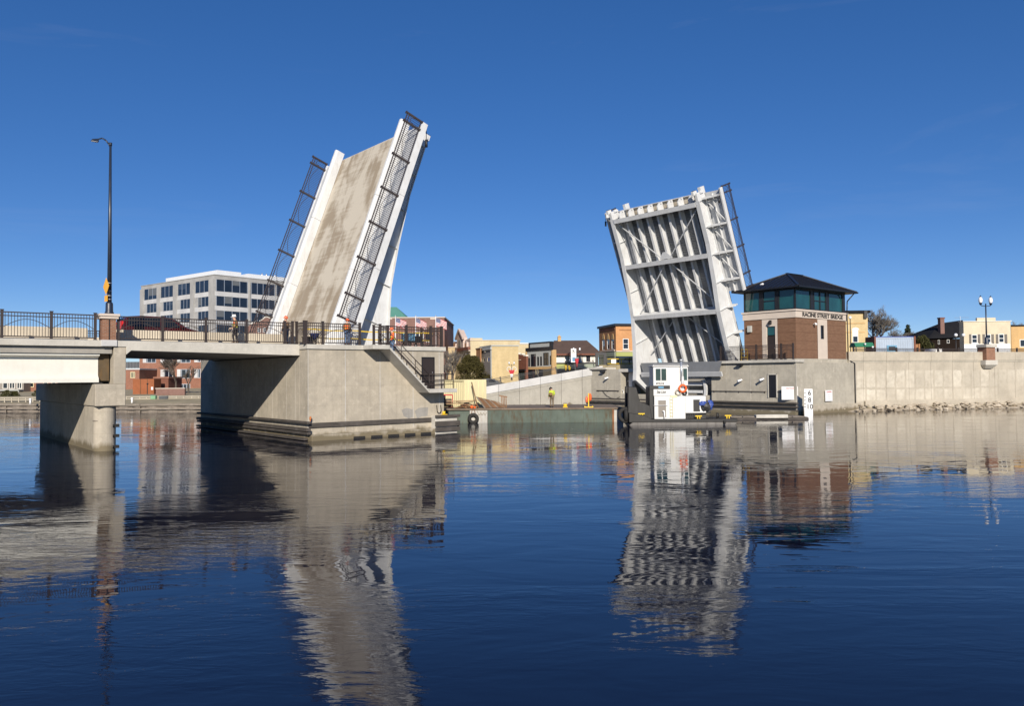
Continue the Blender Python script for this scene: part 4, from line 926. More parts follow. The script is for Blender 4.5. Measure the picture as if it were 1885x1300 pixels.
# riprap
def rock_mesh(seed):
    r = random.Random(seed); bm = bmesh.new(); bmesh.ops.create_icosphere(bm, subdivisions=1, radius=1)
    for v in bm.verts: v.co *= r.uniform(.7,1.15)
    for v in bm.verts: v.co.z *= .65
    me = bpy.data.meshes.new('rock'); bm.to_mesh(me); bm.free(); me.materials.append(MT['rock']); return me
RM = [rock_mesh(i) for i in range(7)]
cnt = 0
for i in range(290):
    u = rnd.uniform(-5.5,57); v = rnd.triangular(-1.9,-.25,-.9); r = rnd.uniform(.15,.40)*(1 if u > 3 else .7)
    if u < 1.0 and v > -.9: v -= .9
    p = FW @ Vector((u,v, -.05+ (v+1.9)*.42 + rnd.uniform(-.08,.1)))
    o = bpy.data.objects.new('rock', RM[i % 7]); COL.objects.link(o); o.location = p; o.scale = (r*rnd.uniform(.9,1.5),r,r*rnd.uniform(.7,1.1)); o.rotation_euler = (rnd.uniform(-.4,.4),rnd.uniform(-.4,.4),rnd.uniform(0,6))
    tag(o, 'broken stone in the riprap at the foot of the right river wall', 'rock', 'riprap along the right wall')
m = MB(); m.add([(-6,-2.3,-.3),(58,-2.3,-.3),(58,-.2,.5),(-6,-.2,.2)],[(0,1,2,3)]); struct('shore_bed', m, 'rock', FW)

# ================================================================== ramp wall on the far bank
RA, RB = Vector((-9.5,99.3,0)), Vector((11.2,99.0,0)); FR_ = frame(RA.x,RA.y,0,math.atan2(RB.y-RA.y,RB.x-RA.x))
def rz(x): 
    X = RA.x+x; return 2.66+(X+3.24)*(4.99-2.66)/13.72
t = Thing('ramp_wall', 'sloping concrete retaining wall behind the barge', 'wall', FR_)
xs = [0,2.6,5.2,7.8,10.4,13.0,15.6,18.2,20.75]
for a, b in zip(xs, xs[1:]):
    a_, b_ = a+.012, b-.012
    t.part('wall_panel', MB().prism([(a_,-1),(b_,-1),(b_,rz(b)-.95),(a_,rz(a)-.95)],'y',0,.6), 'concrete_ramp', bev=.01)
    t.part('coping_panel', MB().prism([(a_,rz(a)-.93),(b_,rz(b)-.93),(b_,rz(b)),(a_,rz(a))],'y',-.14,.5), 'concrete_white', bev=.015)
    t.part('ledge', MB().prism([(a_,rz(a)-1.25),(b_,rz(b)-1.25),(b_,rz(b)-.95),(a_,rz(a)-.95)],'y',-.06,-.003), 'concrete_ramp')
m = MB(); m.prism([(-8,0),(-8,1.5),(-1,1.7),(0,rz(0)-.5),(20.7,rz(20.7)-.5),(22,4.7),(22,0)],'y',.62,9.0); struct('ramp_road', m, 'asphalt', FR_)
railing('railing', 'black railing climbing along the top of the ramp wall', FR_, (3.5,.75,rz(3.5)-.2), (19.8,.75,rz(19.8)-.2), n=7, h=1.05, mat='black_steel', indiv=False, arch=False)
# ================================================================== work barge
def X_(px, Y): return atY(px, 700, Y).x
def Z_(px, py, Y): return atY(px, py, Y).z
BY = 67.6
xl, xr = X_(850,BY), X_(1147,BY); xm = X_(897,BY)
t = Thing('work_barge', 'low green work barge streaked with rust', 'barge', frame((xl+xr)/2,BY+4,0), (0,0,0))
o = (xl+xr)/2; hw = (xr-xl)/2; m0 = xm-o
dk = 1.22
t.part('hull', MB().box(m0+.02,hw-.85,-4,4,-.4,dk-.14), 'barge_green', bev=.03)
t.part('hull_section', MB().box(-hw+.65,m0,-4,4,-.4,dk-.14), 'barge_grey', bev=.03, label='pale rust-streaked hull section with the tyre')
t.part('hull_section', MB().box(-hw-3.2,-hw+.63,-3.9,4,-.4,dk-.16), 'barge_green', bev=.03)
t.part('end_block', MB().box(hw-.83,hw,-3.9,4,-.4,dk-.1), 'barge_grey', bev=.03)
t.part('deck_edge', MB().box(-hw-3.2,hw,-4.08,4.05,dk-.138,dk), 'barge_deck', bev=.02)
for x in frange(m0+1.6,hw-1.2,2.1): t.part('rub_rib', MB().box(x-.03,x+.03,-4.05,-3.99,-.3,dk-.15), 'barge_green')
t.part('rust_plate', MB().box(hw-.95,hw-.8,-4.04,-3.98,-.3,dk-.14), 'rust')
t.part('tyre', MB().torus((X_(871,BY)-o,-4.2,.38),.33,.15,'y',22,10), 'rubber'); t.part('tyre_chain', MB().path([(X_(871,BY)-o-.2,-4.12,.7),(X_(871,BY)-o-.05,-4.1,dk)],.025,5).path([(X_(871,BY)-o+.2,-4.12,.7),(X_(871,BY)-o+.05,-4.1,dk)],.025,5), 'rust')
m = MB(); pts = [(X_(878,BY)-o,-4.1,1.05)]
for i in range(1,12): pts.append((X_(878+i*1.6,BY)-o,-4.08,.78+.12*math.sin(i*1.9)))
t.part('hanging_rope', m.path(pts,.02,5), 'guard_wood')
# shipping container standing on the barge deck
def container(label, fr, L, W, Hh, mat, cat='container', endx=True, extra=None):
    t = Thing('shipping_container', label, cat, fr)
    def corr_wall(p0, p1, n):
        m = MB(); p0 = Vector(p0); p1 = Vector(p1); d = p1-p0; nn = Vector((d.y,-d.x,0)).normalized(); pts = []
        for i in range(n*4+1):
            ph = i % 4; pts.append(p0+d*(i/(n*4))-nn*(.045 if ph in (1,2) else 0))
        for a, b in zip(pts, pts[1:]): m.quad(a+Vector((0,0,.15)),b+Vector((0,0,.15)),b+Vector((0,0,Hh-.12)),a+Vector((0,0,Hh-.12)))
        return m
    t.part('side_panel', corr_wall((-L/2+.05,-W/2+.05,0),(L/2-.05,-W/2+.05,0),max(4,int(L/.28))), mat); t.part('side_panel', corr_wall((L/2-.05,W/2-.05,0),(-L/2+.05,W/2-.05,0),max(4,int(L/.28))), mat)
    t.part('end_panel', corr_wall((L/2-.05,-W/2+.05,0),(L/2-.05,W/2-.05,0),8), mat); t.part('end_panel', corr_wall((-L/2+.05,W/2-.05,0),(-L/2+.05,-W/2+.05,0),8), mat)
    t.part('roof', MB().box(-L/2+.03,L/2-.03,-W/2+.03,W/2-.03,Hh-.05,Hh-.02), mat)
    for sx in (-1,1):
        for sy in (-1,1):
            x, y = sx*(L/2-.08), sy*(W/2-.08); t.part('corner_post', MB().box(x-.08,x+.08,y-.08,y+.08,0,Hh), mat, bev=.015)
    m = MB()
    for sy in (-1,1):
        for z in (0,Hh-.14): m.box(-L/2+.16,L/2-.16,sy*(W/2-.06)-.06,sy*(W/2-.06)+.06,z,z+.14)
    for sx in (-1,1):
        for z in (0,Hh-.14): m.box(sx*(L/2-.06)-.06,sx*(L/2-.06)+.06,-W/2+.16,W/2-.16,z,z+.14)
    t.part('rails', m, mat, kind='stuff')
    return t
cy = BY+1.75; c0 = atY(856,747,cy); cr = atY(893,747,cy)
yawc = R_(-10)
t = container('cream steel container on the barge beside the pier', frame(X_(874.5,cy)+3.02*math.cos(R_(130)),cy+.8+3.02*math.sin(R_(130)),dk,R_(130)), 6.05, 2.44, Z_(893,699,cy)-dk, 'container_cream')
# door end faces the river: flat doors with bars
de = [c for c in t.o.children if c.name.startswith('end_panel')]
Hc = Z_(893,699,cy)-dk
t.part('door_leaf', MB().box(-3.06,-3.02,-1.1,-.01,.16,Hc-.14), 'container_cream'); t.part('door_leaf', MB().box(-3.06,-3.02,.01,1.1,.16,Hc-.14), 'container_cream')
for y in (-.8,-.3,.3,.8): t.part('lock_rod', MB().tube((-3.09,y,.15),(-3.09,y,Hc-.12),.02,.02,6), 'container_cream')
single('timber_pole', MB().tube((X_(868,BY+1.3),BY+1.5,Z_(868,704,BY+1.5)),(X_(879,BY+.5),BY+.6,dk+.02),.05,.05,7), 'planks_brown', 'long pole leaning against the cream container', 'pole', base=(X_(879,BY+.5),BY+.6,dk))
# planks and scrap on deck
def plank(px, py, L, yaw, tilt, mat, label, cat='plank', w=.22, th=.06, yy=BY+.6, grp=None):
    p = atY(px, py, yy); m = MB(); m.box(-L/2,L/2,-w/2,w/2,0,th); o = single('plank', m, mat, label, cat, frame(p.x,yy,max(dk+.005,p.z),R_(yaw)) @ Matrix.Rotation(R_(tilt),4,'Y'), group=grp); return o
for i in range(9): plank(832+i*3.6, 745-3*(i%3), rnd.uniform(1.2,2.6), rnd.uniform(-14,14), rnd.uniform(-3,3), 'planks_brown' if i%2 else 'planks_tan', 'weathered plank in the loose pile beside the cream container', grp='loose planks on the barge', yy=BY+.2+.14*i)
t = Thing('debris_pile', 'heap of leaning brown boards right of the cream container', 'debris', frame(X_(912,BY+1),BY+1,dk))
for i in range(14):
    x = -.9+i*.14; m = MB(); m.bar((x,-.2+.05*i,0),(x-.75,.55,.95-.035*i),.12,.05); t.part('board', m, 'planks_brown' if i%4 else 'timber_grey')
for i in range(4): t.part('stake', MB().bar((.55+i*.13,.35,0),(.5+i*.13,.4,1.0-.03*i),.07,.05), 'planks_brown')
t.part('stake_rail', MB().bar((.3,.42,1.05),(1.0,.42,.92),.1,.1), 'planks_brown')
t = Thing('debris_pile', 'low heap of splintered scrap wood in front of the cream container', 'debris', frame(X_(858,BY+.4),BY+.4,dk))
for i in range(16):
    a = rnd.uniform(0,6.28); r = rnd.uniform(0,.8); L = rnd.uniform(.3,.9); x, y = r*math.cos(a)*1.2, r*math.sin(a)*.3; b = rnd.uniform(0,6.28)
    t.part('scrap', MB().bar((x-L/2*math.cos(b),y-L/3*math.sin(b),.03+rnd.random()*.1),(x+L/2*math.cos(b),y+L/3*math.sin(b),.05+rnd.random()*.35),.09,.05), ('planks_brown','planks_tan','rust')[i%3])
single('orange_float', MB().sphere((X_(868,BY),BY+.05,dk+.13),.14,10,7).sphere((X_(871,BY)+.12,BY+.05,dk+.1),.11,10,7), 'orange', 'orange floats on the barge edge above the tyre', 'float', base=(X_(868,BY),BY,dk))
t = Thing('pump_unit', 'red framed engine pump behind the pier at the barge end', 'pump', frame(X_(822,BY+1),BY+1,dk+.1))
t.part('frame', MB().bar((-.5,0,0),(-.5,0,1.05),.07).bar((.5,0,0),(.5,0,1.05),.07).bar((-.5,0,1.05),(.5,0,1.05),.09).bar((-.5,0,0),(.5,0,0),.07), 'cloth_red'); t.part('engine', MB().box(-.4,.4,.05,.6,.05,.7).tube((-.2,.3,.7),(-.2,.3,1.0),.1,.1,8), 'black_steel', bev=.04)
# barricade stand with orange floats
t = Thing('marker_stand', 'yellow stand holding orange buoys at the right end of the barge', 'stand', frame(X_(1083,BY+.5),BY+.5,dk))
t.part('base', MB().box(-.38,.38,-.06,.06,0,.07).box(-.06,.06,-.3,.3,.0,.07).box(-.38,-.28,-.15,.15,0,.12).box(.28,.38,-.15,.15,0,.12), 'yellow'); t.part('post', MB().box(-.04,.04,-.04,.04,.07,1.22), 'yellow')
t.part('buoy', MB().lathe([(0,.55),(.1,.6),(.13,.8),(.12,1.05),(.05,1.2),(0,1.22)],(.14,-.02,0),10), 'hivis_orange'); t.part('buoy', MB().lathe([(0,.4),(.09,.45),(.11,.6),(.1,.8),(.04,.95),(0,.96)],(-.17,-.02,0),10), 'hat_orange')
t = Thing('hand_winch', 'small yellow winch lying on the barge deck', 'winch', frame(X_(1040,BY+1),BY+1,dk))
t.part('drum', MB().tube((-.15,0,.18),(.15,0,.18),.13,.13,10), 'yellow'); t.part('foot', MB().box(-.2,.2,-.15,.15,0,.06), 'yellow'); t.part('crank', MB().path([(.15,0,.18),(.28,0,.2),(.3,0,.36),(.42,0,.38)],.02,5), 'rust')

# ================================================================== tug boat
TY = 64.0
def tx(px): return X_(px,TY)
def tz(py): return Z_(1250,py,TY)
O_ = tx(1245); FT = frame(O_,TY,0)
def u_(px): return tx(px)-O_
t = Thing('work_boat', 'small white and black push boat moored at the right leaf', 'boat', FT)
h0, h1 = u_(1153), u_(1347); dk2 = tz(771)
hull = MB(); ow = 1.35
hp = [(h0,-.05),(h0+.9,-.35),(h1-.6,-.35),(h1,.12),(h1,dk2-.02),(h0,dk2+.12)]
hull.prism([(h0,.0),(h0+.9,-.4),(h1-.5,-.4),(h1,.1),(h1,tz(776)),(h0+.4,tz(773))],'y',-ow+.06,ow-.06); t.part('hull', hull, 'hull_grey', bev=.04)
m = MB(); m.prism([(h0-.02,tz(775.5)),(h1+.03,tz(776)+.003),(h1+.03,tz(770)),(u_(1195),tz(770)),(u_(1180),tz(763)),(h0-.02,tz(758))],'y',-ow,ow); t.part('deck_rail', m, 'boat_black', bev=.03)
# push knees at the bow
for y in (-.95,.55):
    m = MB(); m.prism([(u_(1152),tz(764)),(u_(1196),tz(770)),(u_(1192),tz(746)),(u_(1174),tz(738)),(u_(1168),tz(712)),(u_(1153),tz(711))],'y',y,y+.4); t.part('push_knee', m, 'boat_black', bev=.03)
t.part('bow_tyre', MB().torus((u_(1149),-.5,tz(763)),.42,.17,'x',20,9), 'rubber'); t.part('bow_tyre', MB().torus((u_(1149),-.62,tz(763)),.5,.16,'y',20,9), 'rubber')
# houses
def hz(a,b,y0,y1,c,d): return MB().box(u_(a),u_(b),y0,y1,tz(c),tz(d))
t.part('lower_house', hz(1200,1256.5,-.95,.95,771,728.5), 'boat_white', bev=.03)
t.part('engine_house', hz(1256.5,1294,-.9,.9,760,729), 'boat_white', bev=.03)
t.part('engine_house_base', hz(1256.8,1294,-.85,.85,771,760), 'boat_black')
ph = t.part('pilot_house', hz(1199,1262,-.9,.9,728.3,675.5), 'boat_white', bev=.03)
t.part('roof_edge', hz(1197.5,1263.5,-1.0,1.0,675.4,673.5), 'boat_white', bev=.02)
t.part('roof_rail', MB().tube((u_(1199),-.95,tz(671.5)),(u_(1261),-.95,tz(671.5)),.02,.02,6).tube((u_(1199),-.95,tz(674)),(u_(1199),-.95,tz(671.5)),.02,.02,6).tube((u_(1261),-.95,tz(674)),(u_(1261),-.95,tz(671.5)),.02,.02,6), 'boat_white')
def bwin(a,b,c,d,mull=1,mat='glass_boat'):
    f = MB(); y = -.93; th = .05; A,Bb,Cc,D = u_(a),u_(b),tz(c),tz(d)
    f.box(A,Bb,y,y+.028,D-th,D); f.box(A,Bb,y,y+.028,Cc,Cc+th); f.box(A,A+th,y,y+.028,Cc+th,D-th); f.box(Bb-th,Bb,y,y+.028,Cc+th,D-th)
    for i in range(mull): x = A+(Bb-A)*(i+1)/(mull+1); f.box(x-.03,x+.03,y,y+.028,Cc+th,D-th)
    fo = t.part('window', f, 'boat_white'); t.part('pane', MB().box(A+.03,Bb-.03,y+.012,y+.029,Cc+.03,D-.03), mat, fo)
bwin(1202.2,1223.5,701.5,677.8); bwin(1252,1261.4,701.5,677.8,0)
t.part('black_band', hz(1192,1229,-.925,-.902,716,709.5), 'boat_black'); t.part('black_band', hz(1256,1263,-.925,-.902,716,709.5), 'boat_black')
t.part('nameplate', hz(1208,1217.5,-.935,-.926,714.5,711), 'banner_blue')
t.part('bow_fairing', hz(1191.5,1199,-.85,.85,770,711.5), 'boat_black', bev=.03)
def blet(txt, px, py, size, W, shear=0):
    me = textmesh(txt, size, .004, shear=shear); me.materials.append(MT['ink_black']); o = t.inst('lettering', me, (u_(px),-.908,tz(py))); o.rotation_euler = (R_(90),0,0)
    b = [v.co.x for v in me.vertices]; o.scale = (W/(max(b)-min(b)),1,1)
blet('MYRLE M', 1211, 706.0, .22, (1218.5-1204.5)*TY/FPX, 0); 
blet('Sea Lion', 1213, 721.2, .36, (1222-1205)*TY/FPX, .35)
dd = t.part('door', hz(1207,1221,-.975,-.951,766.5,736.5), 'panel_greybrown'); t.part('frame', MB().box(u_(1206),u_(1207),-.99,-.951,tz(767),tz(735.5)).box(u_(1221),u_(1222),-.99,-.951,tz(767),tz(735.5)).box(u_(1207),u_(1221),-.99,-.951,tz(736.4),tz(735.5)), 'boat_white', dd)
m = MB()
for a in (1228.5,1233): m.bar((u_(a),-1.02,tz(768)),(u_(a),-1.02,tz(731)),.03)
t.part('ladder', m, 'container_cream')
for i in range(6): t.part('rung', MB().box(u_(1228.5),u_(1233),-1.035,-1.005,tz(765-6*i)-.015,tz(765-6*i)+.015), 'container_cream')
t.part('grab_rail', MB().tube((u_(1198),-1.05,tz(745.5)),(u_(1224),-1.05,tz(745.5)),.018,.018,6).tube((u_(1203),-.95,tz(745.5)),(u_(1203),-1.05,tz(745.5)),.018,.018,6).tube((u_(1223),-.95,tz(745.5)),(u_(1223),-1.05,tz(745.5)),.018,.018,6), 'white_pvc')
t.part('vent_pipe', MB().path([(u_(1217.5),-1.1,tz(770)),(u_(1217.5),-1.1,tz(756.5)),(u_(1216),-1.1,tz(755)),(u_(1214.7),-1.1,tz(757))],.05,8), 'white_pvc')
t.part('exhaust_stack', MB().tube((u_(1249.5),-1.0,tz(700)),(u_(1249.5),-1.0,tz(665)),.09,.09,10).tube((u_(1249.5),-1.0,tz(665.5)),(u_(1248.8),-1.0,tz(662)),.1,.12,10), 'aluminium')
t.part('exhaust_guard', MB().tube((u_(1251.5),-1.02,tz(712)),(u_(1251.5),-1.02,tz(693)),.13,.1,10), 'boat_white')
t.part('step_box', hz(1229.5,1241.5,-1.0,-.4,731,727), 'container_cream')
m = MB(); m.torus((u_(1251),-1.13,tz(715)),.27,.075,'y',22,9); t.part('life_ring', m, 'hivis_orange')
t.part('old_tyre', MB().torus((u_(1243.5),-1.05,tz(722)),.2,.06,'y',16,7), 'guard_wood'); t.part('old_tyre', MB().torus((u_(1255),-1.05,tz(723)),.14,.06,'y',16,7), 'rubber')
t.part('engine_hatch', hz(1271,1283,-.935,-.902,757,735.5), 'boat_black'); t.part('hatch_trim', hz(1282.2,1283.6,-.95,-.9,754,736.5), 'aluminium')
def lump(c, r, sx, sy, sz, seed):
    q = random.Random(seed); m = MB(); m.sphere((0,0,0),1,9,6); m.v = [tuple(v) for v in m.v]; cache = {}
    for i, v in enumerate(m.v):
        key = tuple(round(x,3) for x in v)
        if key not in cache: cache[key] = q.uniform(.72,1.12)
        k_ = cache[key]; m.v[i] = (c[0]+v[0]*r*sx*k_, c[1]+v[1]*r*sy*k_, c[2]+v[2]*r*sz*k_)
    m.sm = [False]*len(m.sm); return m
t.part('blue_cover', lump((u_(1287.5),-.98,tz(742.5)),.3,1.05,.5,.75,3), 'blue_tarp'); t.part('blue_cover', lump((u_(1301.5),-.9,tz(745.5)),.36,.7,.6,1.15,5), 'blue_tarp')
t.part('engine_block', MB().box(u_(1284),u_(1303),-.85,.3,tz(760),tz(751)), 'black_steel', bev=.03); t.part('engine_head', lump((u_(1293.5),-1.0,tz(748.5)),.4,1.0,.5,.95,8), 'black_steel')
m = MB()
for a in (1258,1262,1266,1270,1274): m.bar((u_(a),-1.0,tz(769)),(u_(a+3),-1.0,tz(761)),.04)
m.bar((u_(1257),-1.0,tz(761)),(u_(1294),-1.0,tz(760)),.05); t.part('bulwark_frame', m, 'boat_black', kind='stuff')
def cleat(px, py):
    x, z = u_(px), tz(py); m = MB(); m.box(x-.26,x+.26,-1.26,-1.16,z+.1,z+.19); m.box(x-.13,x-.05,-1.26,-1.16,z-.1,z+.1); m.box(x+.05,x+.13,-1.26,-1.16,z-.1,z+.1); t.part('cleat', m, 'yellow', bev=.015)
cleat(1175.5,763.5); cleat(1278.5,768.5); cleat(1331.5,768)
t.part('aft_bitt', MB().tube((u_(1316),-.6,dk2),(u_(1316),-.6,tz(760)),.08,.08,8).tube((u_(1322),.2,dk2),(u_(1322),.2,tz(762)),.08,.08,8), 'boat_black')
t.part('mooring_fender', MB().tube((u_(1324),-1.42,tz(779)),(u_(1324),-1.42,tz(773)),.09,.09,8), 'rubber')

# pontoon and floating timbers moored off the right pier
t = Thing('work_float', 'low dark work float with a pale block right of the boat', 'float', frame(0,70.2,0))
fa, fb = X_(1338,70.2), X_(1480,70.2)
t.part('deck', MB().box(fa,fb,-.8,1.2,-.3,.20), 'timber', bev=.03)
for i in range(6): t.part('plank', MB().box(fa+.1+i*(fb-fa-.3)/6,fa+(i+1)*(fb-fa-.3)/6,-.7,1.1,.203,.26), 'timber_grey')
t.part('pale_block', MB().box(X_(1385,70.2),X_(1443,70.2),-.95,-.3,.02,.42), 'concrete_fascia', bev=.03)
t.part('rub_timber', MB().box(fa,fb,-.95,-.81,-.1,.14), 'timber')
# ================================================================== people
def skin_mesh(name, V, E, Rr, root=0, sub=1):
    me = bpy.data.meshes.new(name); me.from_pydata(V, E, []); o = bpy.data.objects.new(name, me)
    md = o.modifiers.new('skin','SKIN'); md.use_smooth_shade = True
    for i, d in enumerate(me.skin_vertices[0].data):
        r = Rr[i]; d.radius = r if isinstance(r, tuple) else (r, r); d.use_root = (i == root)
    if sub: s = o.modifiers.new('sub','SUBSURF'); s.levels = sub; s.render_levels = sub
    out = evalmesh(o); bpy.data.meshes.remove(me)
    out.name = name; return out
def person(label, fr, P, top, legs, hat, feet='boot', vest=None, stripe=None, extra=None):
    """P: joint positions; the figure faces -y"""
    J = dict(pelvis=(0,0,.95), waist=(0,.0,1.12), chest=(0,-.01,1.33), neck=(0,-.01,1.48), jaw=(0,-.04,1.56), crown=(0,-.02,1.70), nose=(0,-.135,1.60),
             shl=(-.19,0,1.41), shr=(.19,0,1.41), ell=(-.25,.02,1.13), elr=(.25,.02,1.13), wrl=(-.25,-.10,.90), wrr=(.25,-.10,.90), pal=(-.25,-.13,.82), par=(.25,-.13,.82),
             hipl=(-.10,0,.90), hipr=(.10,0,.90), knl=(-.11,-.03,.50), knr=(.11,-.03,.50), anl=(-.11,.02,.09), anr=(.11,.02,.09), tol=(-.12,-.17,.035), tor=(.12,-.17,.035))
    J.update(P)
    t = Thing('person', label, 'person', fr)
    RB = dict(pelvis=.125, waist=.115, chest=.13, neck=.055, jaw=.075, crown=.085, nose=.018, shl=.07, shr=.07, ell=.048, elr=.048, wrl=.033, wrr=.033, pal=.036, par=.036, hipl=.09, hipr=.09, knl=.06, knr=.06, anl=.042, anr=.042, tol=.035, tor=.035)
    ED = [('pelvis','waist'),('waist','chest'),('chest','neck'),('neck','jaw'),('jaw','crown'),('jaw','nose'),('chest','shl'),('chest','shr'),('shl','ell'),('shr','elr'),('ell','wrl'),('elr','wrr'),('wrl','pal'),('wrr','par'),('pelvis','hipl'),('pelvis','hipr'),('hipl','knl'),('hipr','knr'),('knl','anl'),('knr','anr'),('anl','tol'),('anr','tor')]
    # fingers
    for s, pa, wr in ((-1,'pal','wrl'),(1,'par','wrr')):
        d = (Vector(J[pa])-Vector(J[wr])).normalized(); side = Vector((0,1,0)) if abs(d.y) < .8 else Vector((1,0,0))
        for i, L in enumerate((.075,.085,.08,.065)):
            off = side*(-.03+.02*i); a = Vector(J[pa])+d*.04+off; b = a+d*L*.55; c = b+(d*.8+Vector((-s*.6,0,0))).normalized()*L*.5
            for n_, q in (('a',a),('b',b),('c',c)): J[f'f{pa}{i}{n_}'] = tuple(q); RB[f'f{pa}{i}{n_}'] = .0095
            ED += [(pa,f'f{pa}{i}a'),(f'f{pa}{i}a',f'f{pa}{i}b'),(f'f{pa}{i}b',f'f{pa}{i}c')]
        a = Vector(J[pa])-side*.045+Vector((-s*.02,0,0)); b = a+d*.05-side*.01
        for n_, q in (('a',a),('b',b)): J[f't{pa}{n_}'] = tuple(q); RB[f't{pa}{n_}'] = .0105
        ED += [(pa,f't{pa}a'),(f't{pa}a',f't{pa}b')]
    def make(name, keys, add, mul=1., root=None):
        ks = [k_ for k_ in J if k_ in keys]; ix = {k_: i for i, k_ in enumerate(ks)}
        return skin_mesh(name, [J[k_] for k_ in ks], [(ix[a],ix[b]) for a, b in ED if a in ix and b in ix], [RB[k_]*mul+add for k_ in ks], ix[root or ks[0]])
    me = make('body', list(J), 0, 1, 'pelvis'); t.part('body', me, 'skin')
    t.part('trousers', make('trousers', ['pelvis','hipl','hipr','knl','knr','anl','anr'], .018, 1.05), legs)
    t.part('jacket', make('jacket', ['pelvis','waist','chest','shl','shr','ell','elr','wrl','wrr'], .02, 1.08), top)
    for a, b in (('anl','tol'),('anr','tor')): t.part('boot', skin_mesh('boot', [tuple(Vector(J[a])+Vector((0,.03,.06))), J[a], J[b]], [(0,1),(1,2)], [.06,.062,.048]), feet)
    if vest: t.part('vest', make('vest', ['pelvis','waist','chest','shl','shr'], .032, 1.08), vest)
    if stripe:
        m = MB(); c = Vector(J['waist'])
        for z in (1.05,1.2):
            f = (z-.95)/.4; p = Vector(J['pelvis']).lerp(Vector(J['chest']), f); m.lathe([(.178,-.025),(.185,-.02),(.185,.02),(.178,.025)], p, 12)
        t.part('reflective_bands', m, stripe, kind='stuff')
    hc = Vector(J['crown']); ax = (Vector(J['crown'])-Vector(J['jaw'])).normalized(); q = Vector((0,0,1)).rotation_difference(ax).to_matrix()
    m = MB(); pr = [(.165,-.03),(.13,-.025),(.125,.02),(.105,.075),(.06,.11),(0,.12)]; m.lathe(pr, (0,0,0), 14); m.box(-.08,.08,-.205,-.1,-.035,-.02); m.box(-.02,.02,-.1,.1,.085,.125)
    m.v = [tuple(q @ Vector(v)+hc+ax*.01) for v in m.v]; t.part('hard_hat', m, hat)
    m = MB()
    for sx in (-1,1):
        p = Vector(J['jaw']).lerp(Vector(J['crown']),.45)+Vector((sx*.033,-.088,0)); m.sphere(p,.012,6,4)
    t.part('eyes', m, 'ink_black', kind='stuff')
    if extra: extra(t, J)
    return t
def pfr(s, w, z, yaw): p = B(s,w,z); return frame(p.x,p.y,p.z,R_(yaw))
def coil(t, J): t.part('rope_coil', MB().torus((J['par'][0],J['par'][1]-.02,J['par'][2]-.08),.12,.035,'x',14,6), 'guard_wood')
person('worker in white hard hat and orange vest walking on the slab span', pfr(4.6,-1.1,DZ,-62), dict(crown=(.0,-.07,1.69),jaw=(0,-.06,1.56),nose=(0,-.15,1.57),elr=(.24,-.02,1.13),wrr=(.2,-.2,.98),par=(.18,-.27,.93),knl=(-.1,-.12,.5),anl=(-.11,-.05,.1),tol=(-.11,-.24,.06),knr=(.11,.03,.5),anr=(.11,.14,.1),tor=(.12,-.03,.04)), 'jacket_tan', 'trouser_dark', 'hat_white', vest='hivis_orange', stripe='hivis_lime', extra=coil)
person('worker in tan jacket and jeans with orange hard hat behind the corner railing', pfr(7.75,-.75,DZ,-120), dict(crown=(0,.0,1.72),nose=(0,-.13,1.63),wrl=(-.16,-.24,1.05),pal=(-.12,-.3,1.06)), 'jacket_tan', 'denim', 'hat_orange')
person('worker in orange vest seen from behind on the big pier beside the spreader', pfr(11.45,.45,6.05,165), dict(crown=(0,-.09,1.66),jaw=(0,-.06,1.55),nose=(0,-.15,1.54),chest=(0,-.05,1.32),wrl=(-.14,-.28,1.0),pal=(-.1,-.35,.98),wrr=(.14,-.28,1.0),par=(.1,-.35,.98)), 'jacket_tan', 'denim', 'hat_orange', vest='hivis_orange', stripe='hivis_lime')
person('worker in orange jacket and orange hard hat stepping down the pier stair', pfr(14.0,2.0,5.42,-75), dict(crown=(0,-.06,1.69),nose=(0,-.15,1.58),knl=(-.1,-.2,.56),anl=(-.1,-.14,.18),tol=(-.1,-.32,.13),wrr=(.3,-.18,.98),par=(.32,-.26,.98)), 'hivis_orange', 'denim', 'hat_orange', stripe='hivis_lime')
def bag(t, J): t.part('tool_bag', MB().box(.02,.34,-.34,-.12,1.02,1.24), 'jacket_tan', bev=.04)
def hood(t, J): t.part('tool_bag', MB().box(.05,.36,.14,.34,1.0,1.26), 'jacket_tan', bev=.05)
p = atY(1016,747,BY+1.6)
person('worker in lime jacket with a brown bag standing on the barge', frame(p.x,BY+1.6,dk,R_(200)), dict(crown=(.04,-.16,1.62),jaw=(.02,-.11,1.53),nose=(.05,-.22,1.50),chest=(0,-.05,1.32),wrl=(-.2,-.22,1.0),pal=(-.18,-.29,.96)), 'hivis_lime', 'trouser_tan', 'trouser_dark', extra=hood)

# ================================================================== things on the bridge deck
t = Thing('broadcast_spreader', 'navy blue push spreader on small wheels behind the pier railing', 'spreader', BM, (9.2,.35,6.05), -1)
t.part('hopper', MB().lathe([(.0,6.38),(.12,6.38),(.34,6.75),(.36,6.8),(.33,6.8),(.1,6.42)],(9.2,.35,0),14), 'spreader_blue')
for w0 in (.07,.63): t.part('wheel', MB().torus((9.05,w0,6.2),.13,.055,'y',16,7), 'rubber')
t.part('axle', MB().tube((9.05,.07,6.2),(9.05,.63,6.2),.025,.025,6), 'chrome'); t.part('frame', MB().path([(9.05,.2,6.2),(9.3,.2,6.38),(9.75,.2,6.95)],.022,6).path([(9.05,.5,6.2),(9.3,.5,6.38),(9.75,.5,6.95)],.022,6).tube((9.75,.15,6.95),(9.75,.55,6.95),.022,.022,6), 'black_steel')
t.part('kick_stand', MB().path([(9.35,.35,6.4),(9.55,.35,6.06)],.02,6), 'chrome')
